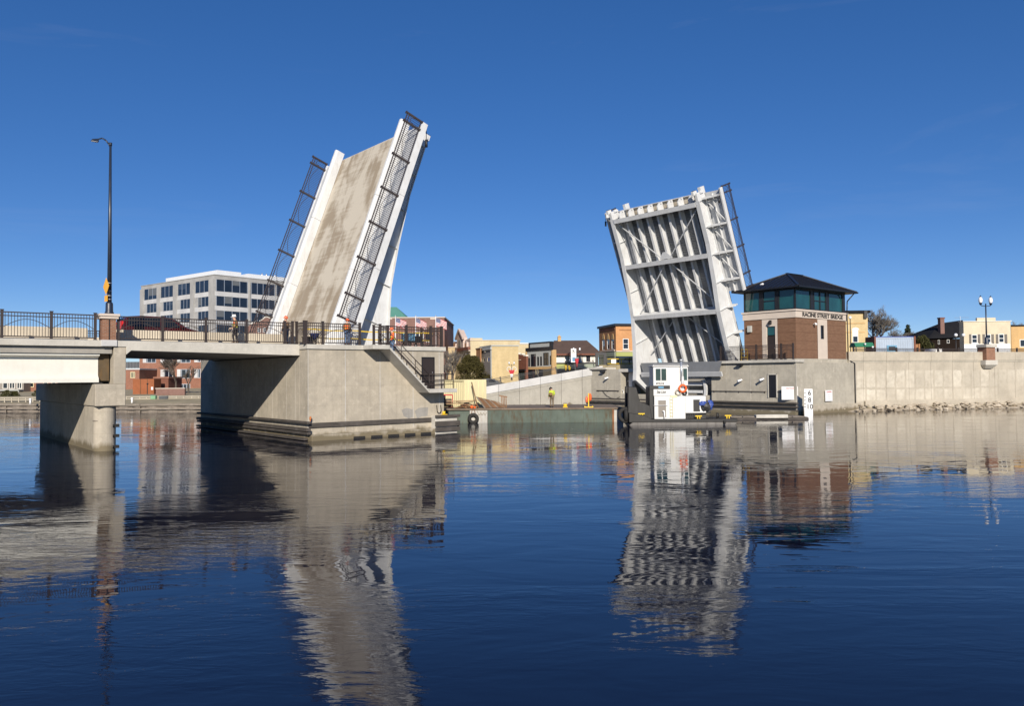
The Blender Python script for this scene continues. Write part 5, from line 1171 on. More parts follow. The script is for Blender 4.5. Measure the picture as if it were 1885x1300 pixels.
for z, lab in ((6.52,'lower'),(7.05,'upper')):
    m = MB(); pts = [(8.5+i*.5, .06+.02*math.sin(i*1.7), z+.03*math.sin(i*1.1)) for i in range(21)]
    for a, b in zip(pts, pts[1:]): m.quad((a[0],a[1],a[2]-.035),(b[0],b[1],b[2]-.035),(b[0],b[1]+.006,b[2]+.035),(a[0],a[1]+.006,a[2]+.035))
    single('caution_tape', m, 'yellow', f'{lab} yellow caution tape strung behind the pier railing', 'tape', BM, (13,.06,6.05), -1)
t = Thing('black_bin', 'low black box behind the corner railing of the pier', 'bin', BM, (8.65,.5,6.05), -1)
t.part('body', MB().box(8.4,8.85,.2,.85,6.05,6.5), 'black_steel', bev=.04); t.part('lid', MB().box(8.38,8.87,.18,.87,6.5,6.56), 'rubber', bev=.02)
t = Thing('equipment_cart', 'dark equipment cart with boxes at the channel end of the pier', 'cart', BM, (16.6,.4,6.05), -1)
t.part('bed', MB().box(15.9,17.3,.0,.8,6.35,6.45), 'black_steel'); t.part('box', MB().box(16.0,16.6,.05,.7,6.45,7.0), 'banner_blue', bev=.03); t.part('box', MB().box(16.65,17.2,.05,.7,6.45,6.8), 'black_steel', bev=.03)
for a in (16.1,17.1):
    for b in (.0,.8): t.part('wheel', MB().torus((a,b,6.2),.1,.05,'y',12,6), 'rubber')
def car(label, fr, mat, van=True, name='parked_car', group=None):
    """x forward, z up; van profile"""
    t = Thing(name, label, 'car', fr, group=group)
    if van: prof = [(-2.35,.42,.88),(-2.40,.75,.93),(-2.36,1.02,.93),(-2.2,1.45,.80),(-2.0,1.66,.70),(-1.2,1.73,.68),(.2,1.70,.68),(.75,1.55,.70),(1.35,1.12,.80),(1.5,1.04,.84),(2.15,.88,.84),(2.38,.68,.80),(2.40,.42,.76)]
    else: prof = [(-2.3,.40,.84),(-2.32,.75,.86),(-2.2,.98,.84),(-1.6,1.04,.82),(-1.05,1.38,.62),(-.3,1.45,.60),(.4,1.38,.62),(1.0,1.02,.80),(1.2,.96,.84),(2.0,.82,.82),(2.25,.6,.78),(2.25,.40,.74)]
    n = len(prof); m = MB(); vs = [(x,-hw_,z) for x,z,hw_ in prof]+[(x,hw_,z) for x,z,hw_ in prof]+[(prof[0][0],-.82,.30),(prof[-1][0],-.72,.30),(prof[-1][0],.72,.30),(prof[0][0],.82,.30)]
    m.add(vs, [(i,i+1,n+i+1,n+i) for i in range(n-1)]+[tuple(range(n))[::-1]+(2*n,2*n+1)[0:0], tuple(range(n,2*n))])
    m2 = MB(); m2.box(-2.3,2.3,-.86,.86,.28,.62)
    b = t.part('body', m, mat, bev=.05); t.part('sill', m2, mat, bev=.06)
    belt, roof = (1.06,1.60) if van else (.98,1.34)
    for sy in (-1,1):
        if van: quads = [((-2.05,belt),(-1.25,belt),(-1.25,roof),(-1.95,roof)),((-1.15,belt),(-.15,belt),(-.15,roof),(-1.15,roof)),((-.05,belt),(1.05,belt),(.58,roof-.06),(-.05,roof))]
        else: quads = [((-1.35,belt+.02),(-.4,belt+.02),(-.4,roof),(-.95,roof-.03)),((-.3,belt+.02),(.75,belt+.02),(.3,roof-.03),(-.3,roof))]
        for q in quads:
            def wd(z): return (.90-.20*(z-1.0)/.65) if van else (.85-.24*(z-.98)/.4)
            m = MB(); m.add([(x,sy*(wd(z)+.012),z) for x,z in q]+[(x,sy*(wd(z)-.03),z) for x,z in q],[(0,1,2,3),(7,6,5,4),(0,1,5,4),(1,2,6,5),(2,3,7,6),(3,0,4,7)]); t.part('side_window', m, 'glass_car')
        t.part('mirror', MB().box(1.05,1.25,sy*.95-.08,sy*.95+.08,1.02,1.18), mat, bev=.03)
        for x in (-1.45,1.45):
            wh = t.part('wheel', MB().torus((x,sy*.80,.32),.22,.11,'y',18,8), 'rubber'); t.part('rim', MB().tube((x,sy*.74,.32),(x,sy*.9,.32),.16,.16,12), 'chrome', wh)
        t.part('tail_light', MB().box(-2.42 if van else -2.34,-2.2,sy*.72-.12,sy*.72+.16 if sy > 0 else sy*.72+.1,.85,1.35 if van else .95), 'tail_red', bev=.02)
        t.part('headlight', MB().box(2.2,2.42 if van else 2.27,sy*.6-.18,sy*.6+.18,.62,.78), 'globe', bev=.02)
    z0, z1 = (1.14,1.56) if van else (1.04,1.36); x0, x1 = (1.30,.76) if van else (.96,.43)
    t.part('windscreen', MB().hexa([(x0+.02,-.72,z0),(x0+.02,.72,z0),(x1+.02,.6,z1),(x1+.02,-.6,z1),(x0+.045,-.72,z0+.02),(x0+.045,.72,z0+.02),(x1+.045,.6,z1+.02),(x1+.045,-.6,z1+.02)]), 'glass_car')
    t.part('rear_window', MB().hexa([(-2.38,-.7,1.1),(-2.38,.7,1.1),(-2.2,.62,1.52),(-2.2,-.62,1.52),(-2.41,-.7,1.1),(-2.41,.7,1.1),(-2.24,.62,1.54),(-2.24,-.62,1.54)]) if van else MB().hexa([(-1.58,-.68,1.07),(-1.58,.68,1.07),(-1.1,.58,1.35),(-1.1,-.58,1.35),(-1.6,-.68,1.1),(-1.6,.68,1.1),(-1.12,.58,1.38),(-1.12,-.58,1.38)]), 'glass_car')
    t.part('bumper', MB().box(-2.46,-2.28,-.85,.85,.38,.62), mat, bev=.05); t.part('bumper', MB().box(2.25,2.45,-.78,.78,.36,.6), mat, bev=.05)
    return t
p = B(1.1,-4.7,DZ+.012); car('dark red minivan on the left approach behind the barrier', frame(p.x,p.y,p.z,PHI), 'car_red')
# ================================================================== buildings behind the river
class Bld:
    """corner P nearest the camera; R face along +x, L face along +y (local frame)"""
    def __init__(s, name, label, px, Y, yaw, pyT, pxR, pxL=None, depth=9., width=None, zb=2., matR='brick_tan', matL=None, wR=(), wL=(), fm='frame_white', pm='glass_dark', cap='roof_black', cat='building', group=None, capo=.12, caph=.25):
        P = atY(px, pyT, Y); s.P = P; yaw = R_(yaw); s.zb = zb; s.zt = P.z
        s.dR = Vector((math.cos(yaw),math.sin(yaw),0)); s.dL = Vector((-math.sin(yaw),math.cos(yaw),0))
        s.W = width if width else s.u('R', pxR, pyT); s.D = s.u('L', pxL, pyT) if pxL else depth
        s.t = Thing(name, label, cat, frame(P.x,P.y,0,yaw), (s.W/2,s.D/2,zb), group=group); s.fm = fm; s.pm = pm
        hR = [s.rect('R',q) for q in wR]; hL = [s.rect('L',q) for q in wL]
        m = MB(); s.face(m,'R',s.W,hR)
        m.quad((s.W,0,zb),(s.W,s.D,zb),(s.W,s.D,s.zt),(s.W,0,s.zt)); m.quad((0,s.D,zb),(s.W,s.D,zb),(s.W,s.D,s.zt),(0,s.D,s.zt)); m.quad((0,0,s.zt),(s.W,0,s.zt),(s.W,s.D,s.zt),(0,s.D,s.zt))
        if matL is None or matL == matR: s.face(m,'L',s.D,hL)
        s.wall = s.t.part('wall', m, matR)
        if matL and matL != matR: m = MB(); s.face(m,'L',s.D,hL); s.t.part('facade', m, matL)
        if cap: s.t.part('roof_cap', MB().box(-capo,s.W+capo,-capo,s.D+capo,s.zt+.003,s.zt+caph), cap)
        for f, hs, qs in (('R',hR,wR),('L',hL,wL)):
            for h, q in zip(hs, qs): s.window(f, h, q[4] if len(q) > 4 else 1, q[5] if len(q) > 5 else 2, q[6] if len(q) > 6 else None)
    def u(s, f, px, py):
        d, n = (s.dR, s.dL) if f == 'R' else (s.dL, s.dR)
        return (atPl(px,py,s.P,n)-s.P).dot(d)
    def z(s, f, px, py): return atPl(px,py,s.P,s.dL if f == 'R' else s.dR).z
    def rect(s, f, q):
        a, b = s.u(f,q[0],q[1]), s.u(f,q[2],q[3]); pm = (q[0]+q[2])/2
        return (min(a,b), max(a,b), s.z(f,pm,q[3]), s.z(f,pm,q[1]))
    def pt(s, f, u, z, o): return (u,o,z) if f == 'R' else (o,u,z)
    def bx(s, f, u0, u1, o0, o1, z0, z1): return MB().box(u0,u1,o0,o1,z0,z1) if f == 'R' else MB().box(o0,o1,u0,u1,z0,z1)
    def face(s, m, f, L, holes, d=.10):
        us = sorted({0.,L,*[min(max(v,0),L) for h in holes for v in h[:2]]}); zs = sorted({s.zb,s.zt,*[min(max(v,s.zb),s.zt) for h in holes for v in h[2:4]]})
        for a, b in zip(us, us[1:]):
            for c, e in zip(zs, zs[1:]):
                um, zm = (a+b)/2, (c+e)/2
                if any(h[0] < um < h[1] and h[2] < zm < h[3] for h in holes): continue
                m.quad(s.pt(f,a,c,0),s.pt(f,b,c,0),s.pt(f,b,e,0),s.pt(f,a,e,0))
        for a, b, c, e in holes:
            for p, q in (((a,c),(b,c)),((b,c),(b,e)),((b,e),(a,e)),((a,e),(a,c))): m.quad(s.pt(f,*p,0),s.pt(f,*q,0),s.pt(f,*q,d),s.pt(f,*p,d))
    def window(s, f, h, nx=1, ny=2, pm=None):
        a, b, c, e = h; t = min(.09,(b-a)*.12); m = MB()
        def add(*q): k_ = s.bx(f,*q); m.add(k_.v,k_.f)
        add(a,b,.0,.09,c,c+t); add(a,b,.0,.09,e-t,e); add(a,a+t,.0,.09,c+t,e-t); add(b-t,b,.0,.09,c+t,e-t)
        for i in range(1,nx): x = a+(b-a)*i/nx; add(x-t*.5,x+t*.5,.02,.08,c+t,e-t)
        for i in range(1,ny): z = c+(e-c)*i/ny; add(a+t,b-t,.025,.085,z-t*.4,z+t*.4)
        w = s.t.part('window', m, s.fm); s.t.part('pane', s.bx(f,a+.01,b-.01,.05,.11,c+.01,e-.01), pm or s.pm, w)
        return w
    def panel(s, f, q, mat, o0=-.05, o1=-.003, name='panel', bev=0): a,b,c,e = s.rect(f,q); return s.t.part(name, s.bx(f,a,b,o0,o1,c,e), mat, bev=bev)
# ---- four storey office block, left
b = Bld('office_building', 'grey precast office block with rows of dark windows at left', 395, 190, 51, 506, 545, 260, zb=2, matR='precast', matL='precast', cap='precast', caph=.15)
rb = random.Random(4); zt = b.zt; rows = [(1.0,3.85),(5.05,7.35),(8.5,10.7),(11.9,14.1),(15.3,17.4)]
colsL = [(b.u('L',p1,560),b.u('L',p0,560)) for p0,p1 in ((266,289),(296.5,319),(328,350.5),(360,384.5))]
colsR = [(b.u('R',p0,560),b.u('R',p1,560)) for p0,p1 in ((398,455),(462.5,505),(509,541))]
for f, cols in (('L',colsL),('R',colsR)):
    for ci, (a, c) in enumerate(cols):
        a, c = min(a,c), max(a,c)
        for ri, (r0, r1) in enumerate(rows):
            aa, cc = (a, c) if ri == 0 or f == 'R' else (a, c-(c-a)*.22)
            m = MB(); n = 4 if f == 'R' else 3
            fr_ = b.bx(f,a-.35,c+.35,-.06,-.002,zt-r1-1.15,zt-r1-.02)
            b.t.part('spandrel', fr_, 'precast_light')
            wo = b.t.part('window', b.bx(f,aa,cc,-.05,-.004,zt-r1,zt-r0), 'glass_dark')
            if rb.random() < .55:
                ii = rb.randrange(n); xx = aa+(cc-aa)*ii/n; b.t.part('blind', b.bx(f,xx+.08,xx+(cc-aa)/n*rb.choice((1,1,2) if ii < n-1 else (1,))-.08,-.058,-.051,zt-r1+(r1-r0)*rb.uniform(.1,.7),zt-r0-.05), rb.choice(('blind_grey','blind_blue')), wo)
            mm = MB()
            for i in range(n+1): x = aa+(cc-aa)*i/n; q = b.bx(f,x-.07,x+.07,-.09,-.045,zt-r1,zt-r0); mm.add(q.v,q.f)
            b.t.part('mullions', mm, 'aluminium', wo, kind='stuff')
for f, L in (('L',b.D),('R',b.W)):
    cc = sorted([min(q) for q in (colsL if f == 'L' else colsR)]+[max(q) for q in (colsL if f == 'L' else colsR)])
    for p0, p1 in [(0,cc[0]-.4)]+[(cc[i]+.4,cc[i+1]-.4) for i in range(1,len(cc)-1,2)]+[(cc[-1]+.4,L)]:
        if p1-p0 > .2: b.t.part('pier', b.bx(f,p0,p1,-.35,-.003,2,zt-.9), 'precast')
b.t.part('penthouse', MB().box(2.5,9,3,28,zt+.2,zt+1.7), 'roof_white'); b.t.part('penthouse', MB().box(11,26,3,14,zt+.2,zt+1.6), 'roof_white')
for i in range(4): b.t.part('roof_vent', MB().tube((17+i*1.3,6,zt+1.6),(17+i*1.3,6,zt+2.5),.2,.2,6), 'aluminium')
# ---- gabled brick building behind the far rail
b = Bld('brick_building', 'brown brick building with peaked pale coping behind the left leaf rail', 452, 132, 0, 603, 520, zb=2, depth=12, matR='brick_mauve', wR=[(474,604,480,612),(484,604,490,612)], cap=None)
z0 = b.zt; w = b.W; u1, zp = b.u('R',489,582), b.z('R',489,582)
b.t.part('gable', MB().prism([(.0,z0),(w,z0),(w,zp-.9),(u1,zp-.2),(u1-1.0,zp-.9),(u1-1.6,zp-.95),(u1-2.6,z0+.4)],'y',.0,.4), 'brick_mauve'); b.t.part('coping', MB().bar((u1-1.0,.2,zp-.85),(u1,.2,zp-.12),.5,.16).bar((u1,.2,zp-.12),(w,.2,zp-.82),.5,.16).bar((u1-2.6,.2,z0+.48),(u1-1.6,.2,zp-.88),.5,.16), 'stucco_white')
# ---- mauve building and green-roofed tower
b = Bld('brick_building', 'mauve brick building with flat roof behind the three flags', 700, 128, 0, 586, 818, zb=2, depth=20, matR='brick_mauve', cap='stone_trim', caph=.15, wR=[(764,611,780,628,2,1),(716,608,728,634,1,1),(783,613,792,630,1,1),(738,612,750,630,2,1)])
b.panel('R',(706,584.5,722,588),'stone_trim'); b.panel('R',(792,584.5,804,588),'stone_trim')
b = Bld('roof_tower', 'square tower with green hipped roof behind the mauve building', 690, 150, 0, 584, 744, zb=2, depth=7, matR='stucco_white', cap=None)
w, d, z0 = b.W, b.D, b.zt; b.t.part('hip_roof', MB().add([(-.4,-.4,z0),(w+.4,-.4,z0),(w+.4,d+.4,z0),(-.4,d+.4,z0),(w*.35,d/2,z0+2.2),(w*.65,d/2,z0+2.2)],[(0,1,5,4),(1,2,5),(2,3,4,5),(3,0,4),(0,1,2,3)]), 'green_roof')
# ---- three flags
def flag(px, label, seed):
    Y = 114; p = atY(px,583,Y); t = Thing('flag_pole', label, 'flag', frame(p.x,Y,1.9))
    h = p.z-1.9; t.part('pole', MB().tube((0,0,0),(0,0,h),.05,.04,8), 'white_pvc'); t.part('finial', MB().sphere((0,0,h+.1),.1,8,6), 'aluminium')
    me = bpy.data.meshes.new('flag_cloth'); vs = []; fs = []; uv = []; nx, ny = 14, 8; r = random.Random(seed)
    Lx, Lz = 1.75, 1.2; sag = r.uniform(.55,.75)
    for j in range(ny+1):
        for i in range(nx+1):
            a, c = i/nx, j/ny; x = .06+Lx*a*.86; z = h-.15-Lz*(1-c)-sag*a**1.2; y = -.16*math.sin(a*7+seed+c*1.2)*a
            vs.append((x,y,z)); uv.append((a,c))
    for j in range(ny):
        for i in range(nx): q = j*(nx+1)+i; fs.append((q,q+1,q+nx+2,q+nx+1))
    me.from_pydata(vs,[],fs); ul = me.uv_layers.new(name='UVMap')
    for l in me.loops: ul.data[l.index].uv = uv[l.vertex_index]
    me.materials.append(MT['flag_cloth'])
    for p_ in me.polygons: p_.use_smooth = True
    t.part('flag_cloth', me, 'flag_cloth')
flag(728,'striped flag on the white pole nearest the raised leaf',1); flag(765,'striped flag on the middle of three white poles',2); flag(802,'striped flag on the rightmost of three white poles',3)
# ---- left bank
cl = [(263,681,287,697),(295.5,680.5,318,697.5),(326,680,350.5,697),(357.5,679.5,369,696)]
b = Bld('apartment_building', 'red brick apartment block seen under the slab span', 257, 160, 2, 640, 392, zb=1.5, depth=14, matR='brick_red', wR=[(a,c,e,g,3,1) for a,c,e,g in cl]+[(a,c-29,e,g-29,3,1) for a,c,e,g in cl]+[(331,707,350,723,3,1),(296,708,316,722,3,1)], fm='aluminium')
for a,c,e,g in cl:
    b.panel('R',(a,c,a+6.5,g),'precast_light',-.03,.055,'infill_panel'); b.panel('R',(a,c-29,a+6.5,g-29),'precast_light',-.03,.055,'infill_panel')
b = Bld('brick_annex', 'low red brick annex with balcony left of the rust container', 224, 152, 2, 681, 256.6, zb=1.5, depth=10, matR='brick_red', wR=[(240,685,248.5,696,3,1)], fm='container_cream', cap='precast_light')
z0, w = b.zt, b.W
b.t.part('balcony_rail', MB().box(0,w,-.1,-.04,z0+.3,z0+1.5), 'car_grey')
for x in frange(.2,w-.2,.6): b.t.part('baluster', MB().box(x-.03,x+.03,-.14,-.1,z0+.25,z0+1.5), 'black_steel')
t = Thing('steel_shed', 'rust brown metal enclosure on the left bank', 'shed', frame(atY(244.5,700,118).x,118,1.55))
w = atY(283.5,700,118).x-atY(244.5,700,118).x; h = atY(260,698,118).z-1.55; t.part('body', MB().box(0,w,0,2.4,0,h), 'rust_panel', bev=.02)
for i, x in enumerate((.36,.7)): t.part('seam', MB().box(w*x-.03,w*x+.03,-.03,-.003,0,h), 'bearing_brown')
t.part('latch_bar', MB().box(w*.69-.04,w*.69+.04,-.07,-.031,.1,h*.72).box(w*.66,w*.74,-.07,-.031,h*.66,h*.74), 'frame_dark'); t.part('notice', MB().box(w*.87,w*.96,-.02,-.003,h*.32,h*.5), 'sign_white')
b = Bld('utility_building', 'dark brick utility block right of the rust enclosure', 283.8, 122, 0, 697, 310, zb=1.5, depth=5, matR='brick_darkred', cap='brick_red')
t = Thing('garden_wall', 'low brick wall with pale coping behind the guard fence', 'wall', frame(atY(287,716,112).x,112,1.5)); w = atY(340,716,112).x-atY(287,716,112).x; h = atY(300,716,112).z-1.5
t.part('brickwork', MB().box(0,w,0,.4,0,h), 'brick_mauve'); t.part('coping', MB().box(-.05,w+.05,-.08,.48,h,h+.1), 'stone_trim')
t = Thing('shop_sign', 'brown sign board with pale lettering by the bare tree', 'sign', frame(atY(313.5,705,135).x,135,1.8)); z0 = atY(313,708,135).z-1.8; t.part('board', MB().box(-.55,.55,0,.1,z0,z0+.8), 'panel_greybrown'); t.part('lettering_band', MB().box(-.2,.4,-.02,-.003,z0+.35,z0+.5), 'banner_blue'); t.part('post', MB().box(-.5,-.42,.02,.08,0,z0).box(.42,.5,.02,.08,0,z0), 'frame_dark')
t = Thing('guard_fence', 'low wooden guard fence along the left bank', 'fence', frame(0,101.5,1.06))
def fx(px): return atY(px,735,101.5).x
for px in (-30,-17,-4,9,22,35,48,61,74,87,100,113,126,139,152,165,178,191,204,217,233,245,258,270.5,283,297,311,325,338.5,353.5,366,379,392): t.part('post', MB().box(fx(px)-.07,fx(px)+.07,-.07,.07,0,.70), 'guard_wood')
for z in (.30,.56): t.part('rail', MB().box(fx(-30),fx(392),-.11,-.071,z,z+.13), 'guard_wood')
t = Thing('litter_bin', 'pale green bin at the guard fence', 'bin', frame(fx(285.5),101.1,1.05)); t.part('body', MB().box(-.32,.32,-.25,.25,.3,.78), 'bin_green', bev=.04); t.part('stand', MB().box(-.05,.05,-.05,.05,0,.3), 'bin_green')
t = Thing('litter_bin', 'grey slatted box at the guard fence', 'bin', frame(fx(304),101.1,1.05)); 
for i in range(7): t.part('slat', MB().box(-.5,.5,-.3,-.26,.08+i*.09,.15+i*.09), 'car_grey')
t.part('body', MB().box(-.48,.48,-.25,.25,.05,.7), 'panel_grey')
def bollard(px, label):
    x = atY(px,748,96).x; t = Thing('mooring_bollard', label, 'bollard', frame(x,96.4,.98)); t.part('post', MB().tube((0,0,0),(0,0,.5),.1,.1,10), 'white_pvc'); t.part('cap', MB().lathe([(.1,.5),(.16,.52),(.17,.62),(.1,.7),(0,.72)],n=10), 'white_pvc')
bollard(240,'white mooring bollard on the bank right of the river pier'); bollard(52,'white mooring bollard on the bank at far left')
b = Bld('town_house', 'red brick town house with pale window surrounds at far left', 45, 140, 0, 690, 112, zb=1.7, depth=10, matR='brick_red', wR=[(54.5,698,62,713,1,2),(54.5,724,62,739,1,2),(45.8,724,50.5,739,1,2),(80,700,88,714,1,2),(95,700,103,714,1,2)], fm='container_cream')
b.t.part('downpipe', MB().box(b.u('R',50.5,700),b.u('R',51.8,700),-.2,-.05,1.7,b.zt), 'white_pvc')
b = Bld('porch_house', 'grey porch house with dark arched openings at the left edge', -40, 138, 0, 685, 44, zb=1.7, depth=10, matR='panel_greybrown', wR=[(9,722,20,741,1,1),(-14,722,-2,741,1,1),(24,722,41,738,1,1),(5,702,14,716,1,1),(17,703,27,716,2,1),(31,704,40,716,2,1)], fm='stucco_white')
b.t.part('balcony_slab', MB().box(0,b.W,-1.5,-.003,b.z('R',20,719.5),b.z('R',20,717.5)), 'panel_grey')
for px in (3,21,43): b.t.part('porch_post', MB().box(b.u('R',px,730)-.1,b.u('R',px,730)+.1,-1.45,-1.25,1.7,b.z('R',20,719.6)), 'panel_grey')
# ---- main street
b = Bld('brick_building', 'tan brick wall with flat roof behind the bare tree', 815, 135, 8, 640, 838, zb=2, depth=8, matR='brick_tan', cap='stone_trim', caph=.12)
Yv = 126
b = Bld('victorian_building', 'ornate pale gabled shop front with long cream brick side wall', 866, Yv, 16, 627, 899, 836.5, zb=2, matR='brick_cream', matL='brick_cream', cap='stone_trim', caph=.1,
        wL=[(840,655,844,668,1,2),(849,652,853,667,1,2),(856.5,651,858.8,664,1,2),(860.5,650,862.8,663,1,2)], fm='stucco_pink')
b.panel('L',(836,641,866.2,646.5),'brick_darkred',-.45,-.004,'cornice'); b.panel('L',(836,646.5,866,648.5),'stone_trim',-.3,-.004,'frieze')
m = MB(); D = b.D
def gl(px, py): return (b.u('L',px,py), b.z('L',px,py))
b.t.part('mansard', MB().prism([gl(836.5,641),gl(865,641),gl(866,622),gl(860,625),gl(841,632),gl(838,634)],'x',-.05,.5), 'stucco_pink')
b.t.part('gable', MB().prism([gl(844.5,641),gl(857,641),gl(857,622),gl(850.5,607.5),gl(845.5,624)],'x',-.4,.3), 'stucco_pink'); b.t.part('gable_window', MB().prism([gl(848.5,639),gl(852.8,639),gl(852.8,628),gl(850.6,625),gl(848.5,628)],'x',-.46,-.41), 'panel_greybrown')
p0, p1, p2 = gl(844.2,625), gl(850.5,607), gl(858,623); b.t.part('gable_trim', MB().bar((-.5,*p0),(-.5,*p1),.35,.35).bar((-.5,*p1),(-.5,*p2),.35,.35), 'stucco_pink')
for px in (840,861):
    a = gl(px-2,641); c = gl(px+2,641); e = gl(px,628.5); b.t.part('dormer', MB().prism([a,c,(c[0],e[1]-.2),e,(a[0],e[1]-.2)] if True else [],'x',-.35,.2), 'stucco_pink'); a = gl(px-.9,640); c = gl(px+.9,640); e = gl(px,632); b.t.part('dormer_window', MB().prism([a,c,(c[0],e[1]),(a[0],e[1])],'x',-.4,-.36), 'brick_brownorange')
zt = b.zt; W = b.W
b.t.part('parapet_step', MB().box(.2,b.u('R',888,622),.0,.4,zt+.1,b.z('R',878,622.5)), 'brick_cream')
b2 = Bld('brick_building', 'long cream brick building side with stepped parapet', 899, Yv+3.3, 16, 627, 957, zb=2, depth=8, matR='brick_cream', cap='stone_trim', caph=.1)
b2 = Bld('brick_building', 'lower cream brick rear wing with white flashing', 957, Yv+9, 16, 633.5, 986, zb=2, depth=8, matR='brick_cream', cap='roof_white', caph=.2)
b = Bld('brick_building', 'plain yellow brick building with grey narrow front', 905, 119, 16, 637.5, 954, 884, zb=2, matR='brick_yellow', matL='panel_greybrown', wL=[(886.5,658.5,892.5,667,2,1),(897,657.5,901.5,666.5,1,1)], fm='stucco_cream', cap='panel_grey', caph=.18)
b.panel('L',(884,640,905.3,645),'panel_grey',-.2,-.004,'cornice'); b.panel('L',(884,640,885.3,700),'panel_grey',-.12,-.005,'pilaster'); b.panel('L',(903.7,640,905.1,700),'panel_grey',-.12,-.005,'pilaster'); b.panel('L',(884,690,905,705),'frame_dark',-.03,-.004,'shop_front')
a,c,e,g = b.rect('L',(892,645,895,649)); b.t.part('medallion', MB().prism([(a,e),(c,e),(c,g-.1),((a+c)/2,g+.1),(a,g-.1)],'x',-.1,-.004), 'stucco_cream')
b = Bld('brick_building', 'brown brick shop with blue awning behind the evergreen', 884, 123.6, 16, 641.5, 886, 863, zb=2, matR='brick_brownorange', matL='brick_brownorange', cap='panel_greybrown', caph=.1)
b.panel('L',(872,658,882,668),'blue_tarp',-.5,-.01,'awning')
b = Bld('brick_shop', 'dark red brick shop with stepped parapet and white cross ornament', 968.5, 121, 28, 664, 972, 929, zb=2, matR='brick_darkred', matL='brick_darkred', wL=[(951,684,966,700,4,1,'glass_boat'),(933,690,941,702,2,1,'glass_boat')], fm='frame_dark', cap=None)
for i, (pa, pb, py) in enumerate(((929.5,936,657),(936,943.5,655.5),(943.5,955,652.5),(955,962,653.5),(962,968.5,656))):
    u0, u1 = sorted((b.u('L',pa,660),b.u('L',pb,660))); b.t.part('parapet_step', MB().box(.0,.35,u0,u1,b.zt-.01,b.z('L',(pa+pb)/2,py)), 'brick_darkred'); b.t.part('coping_block', MB().box(-.06,.4,u0,u0+.7,b.z('L',(pa+pb)/2,py),b.z('L',(pa+pb)/2,py)+.2), 'stucco_white')
b.panel('L',(938,662.5,959,663.8),'stone_trim',-.06,-.004,'ornament_bar'); b.panel('L',(946.5,659.5,950.5,666),'stone_trim',-.09,-.061,'ornament_square')
b.panel('L',(949,680,967.5,683.5),'frame_dark',-.15,-.004,'fascia_board')
b = Bld('brick_annex', 'small dark red annex left of the red brick shop', 929.2, 123, 16, 671, 931, 919.5, zb=2, matR='brick_darkred', matL='brick_darkred', wL=[(922,675,926.5,680,1,1),(922,683,926.5,688,1,1)], fm='frame_dark', cap='frame_dark', caph=.08)
b = Bld('shop_building', 'grey panelled shop with black cornice and tall windows', 1017.8, 116, 30, 644, 1024, 968.6, zb=2, matR='brick_buff', matL='panel_grey',
        wL=[(977,652,986.5,675,2,2),(1000,649.5,1010,673,2,2),(972.4,659,975.6,675,1,2),(988.8,657,992.3,674,1,2),(994.2,656.5,997.6,673.8,1,2),(1012,655,1015.8,672,1,2)], fm='frame_dark', cap=None)
b.panel('L',(968.6,639.5,1018,645.5),'frame_dark',-.15,-.004,'cornice'); a0, a1 = sorted((b.u('L',976,640),b.u('L',1012.6,640)))
b.t.part('sign_parapet', MB().box(-.03,.3,a0,a1,b.zt-.1,b.z('L',994,632)), 'panel_grey'); b.t.part('parapet_trim', MB().box(-.12,.35,a0-.3,a1+.3,b.z('L',994,632),b.z('L',994,630)), 'frame_dark'); [b.t.part('parapet_end', MB().box(-.1,.33,q,q+.35,b.zt,b.z('L',994,632)), 'frame_dark') for q in (a0-.35,a1)]
b.panel('L',(968.6,675.5,1017.8,680),'brick_buff',-.12,-.004,'brick_band'); b.panel('L',(968.6,645,970.6,700),'brick_buff',-.12,-.005,'brick_pier'); b.panel('L',(1015.9,645,1018.2,700),'brick_buff',-.12,-.005,'brick_pier')
sf = b.panel('L',(971,680.5,1015.8,699),'glass_dark',-.08,-.004,'shop_front')
me = textmesh('10', 1.0, .02); me.materials.append(MT['brick_yellow']); uu = b.u('L',989,686); o = bpy.data.objects.new('lettering', me); link(o, b.t.o); o.location = (-.1-b.W/2, uu-b.D/2, b.z('L',989,686)-b.zb); o.rotation_euler = (R_(90),0,R_(-90))
b3 = Bld('roofed_hall', 'cream hall with green shop front under a long brown roof', 1022, 126, 2, 652, 1098, zb=2, depth=11, matR='stucco_white', wR=[(1039.7,655.5,1047.3,667.5,2,1),(1079,655,1086.6,666,2,1)], fm='door_brown', cap=None)
w, d, z0 = b3.W, b3.D, b3.zt; zr = b3.z('R',1050,630.5)+.55
b3.t.part('roof', MB().add([(-.5,-.6,z0),(w+.8,-.6,z0),(w+.8,d+.5,z0),(-.5,d+.5,z0),(.3,d*.5,zr),(w-.8,d*.5,zr)],[(0,1,5,4),(1,2,5),(2,3,4,5),(3,0,4),(0,1,2,3)]), 'roof_brown'); b3.t.part('eave', MB().box(-.5,w+.8,-.68,-.6,z0-.22,z0+.04), 'brick_darkred')
b3.t.part('cupola', MB().box(b3.u('R',1032.5,626),b3.u('R',1038.5,626),d*.5-.4,d*.5+.4,zr-.3,zr+.55).add([(b3.u('R',1031.8,626),d*.5-.5,zr+.55),(b3.u('R',1039.2,626),d*.5-.5,zr+.55),(b3.u('R',1039.2,626),d*.5+.5,zr+.55),(b3.u('R',1031.8,626),d*.5+.5,zr+.55),(b3.u('R',1035.5,626),d*.5,zr+.95)],[(0,1,4),(1,2,4),(2,3,4),(3,0,4),(0,1,2,3)]), 'brick_buff')
for px in (1066,1072,1091): b3.panel('R',(px,653,px+1.2,668),'guard_wood',-.05,-.004,'timber_post')
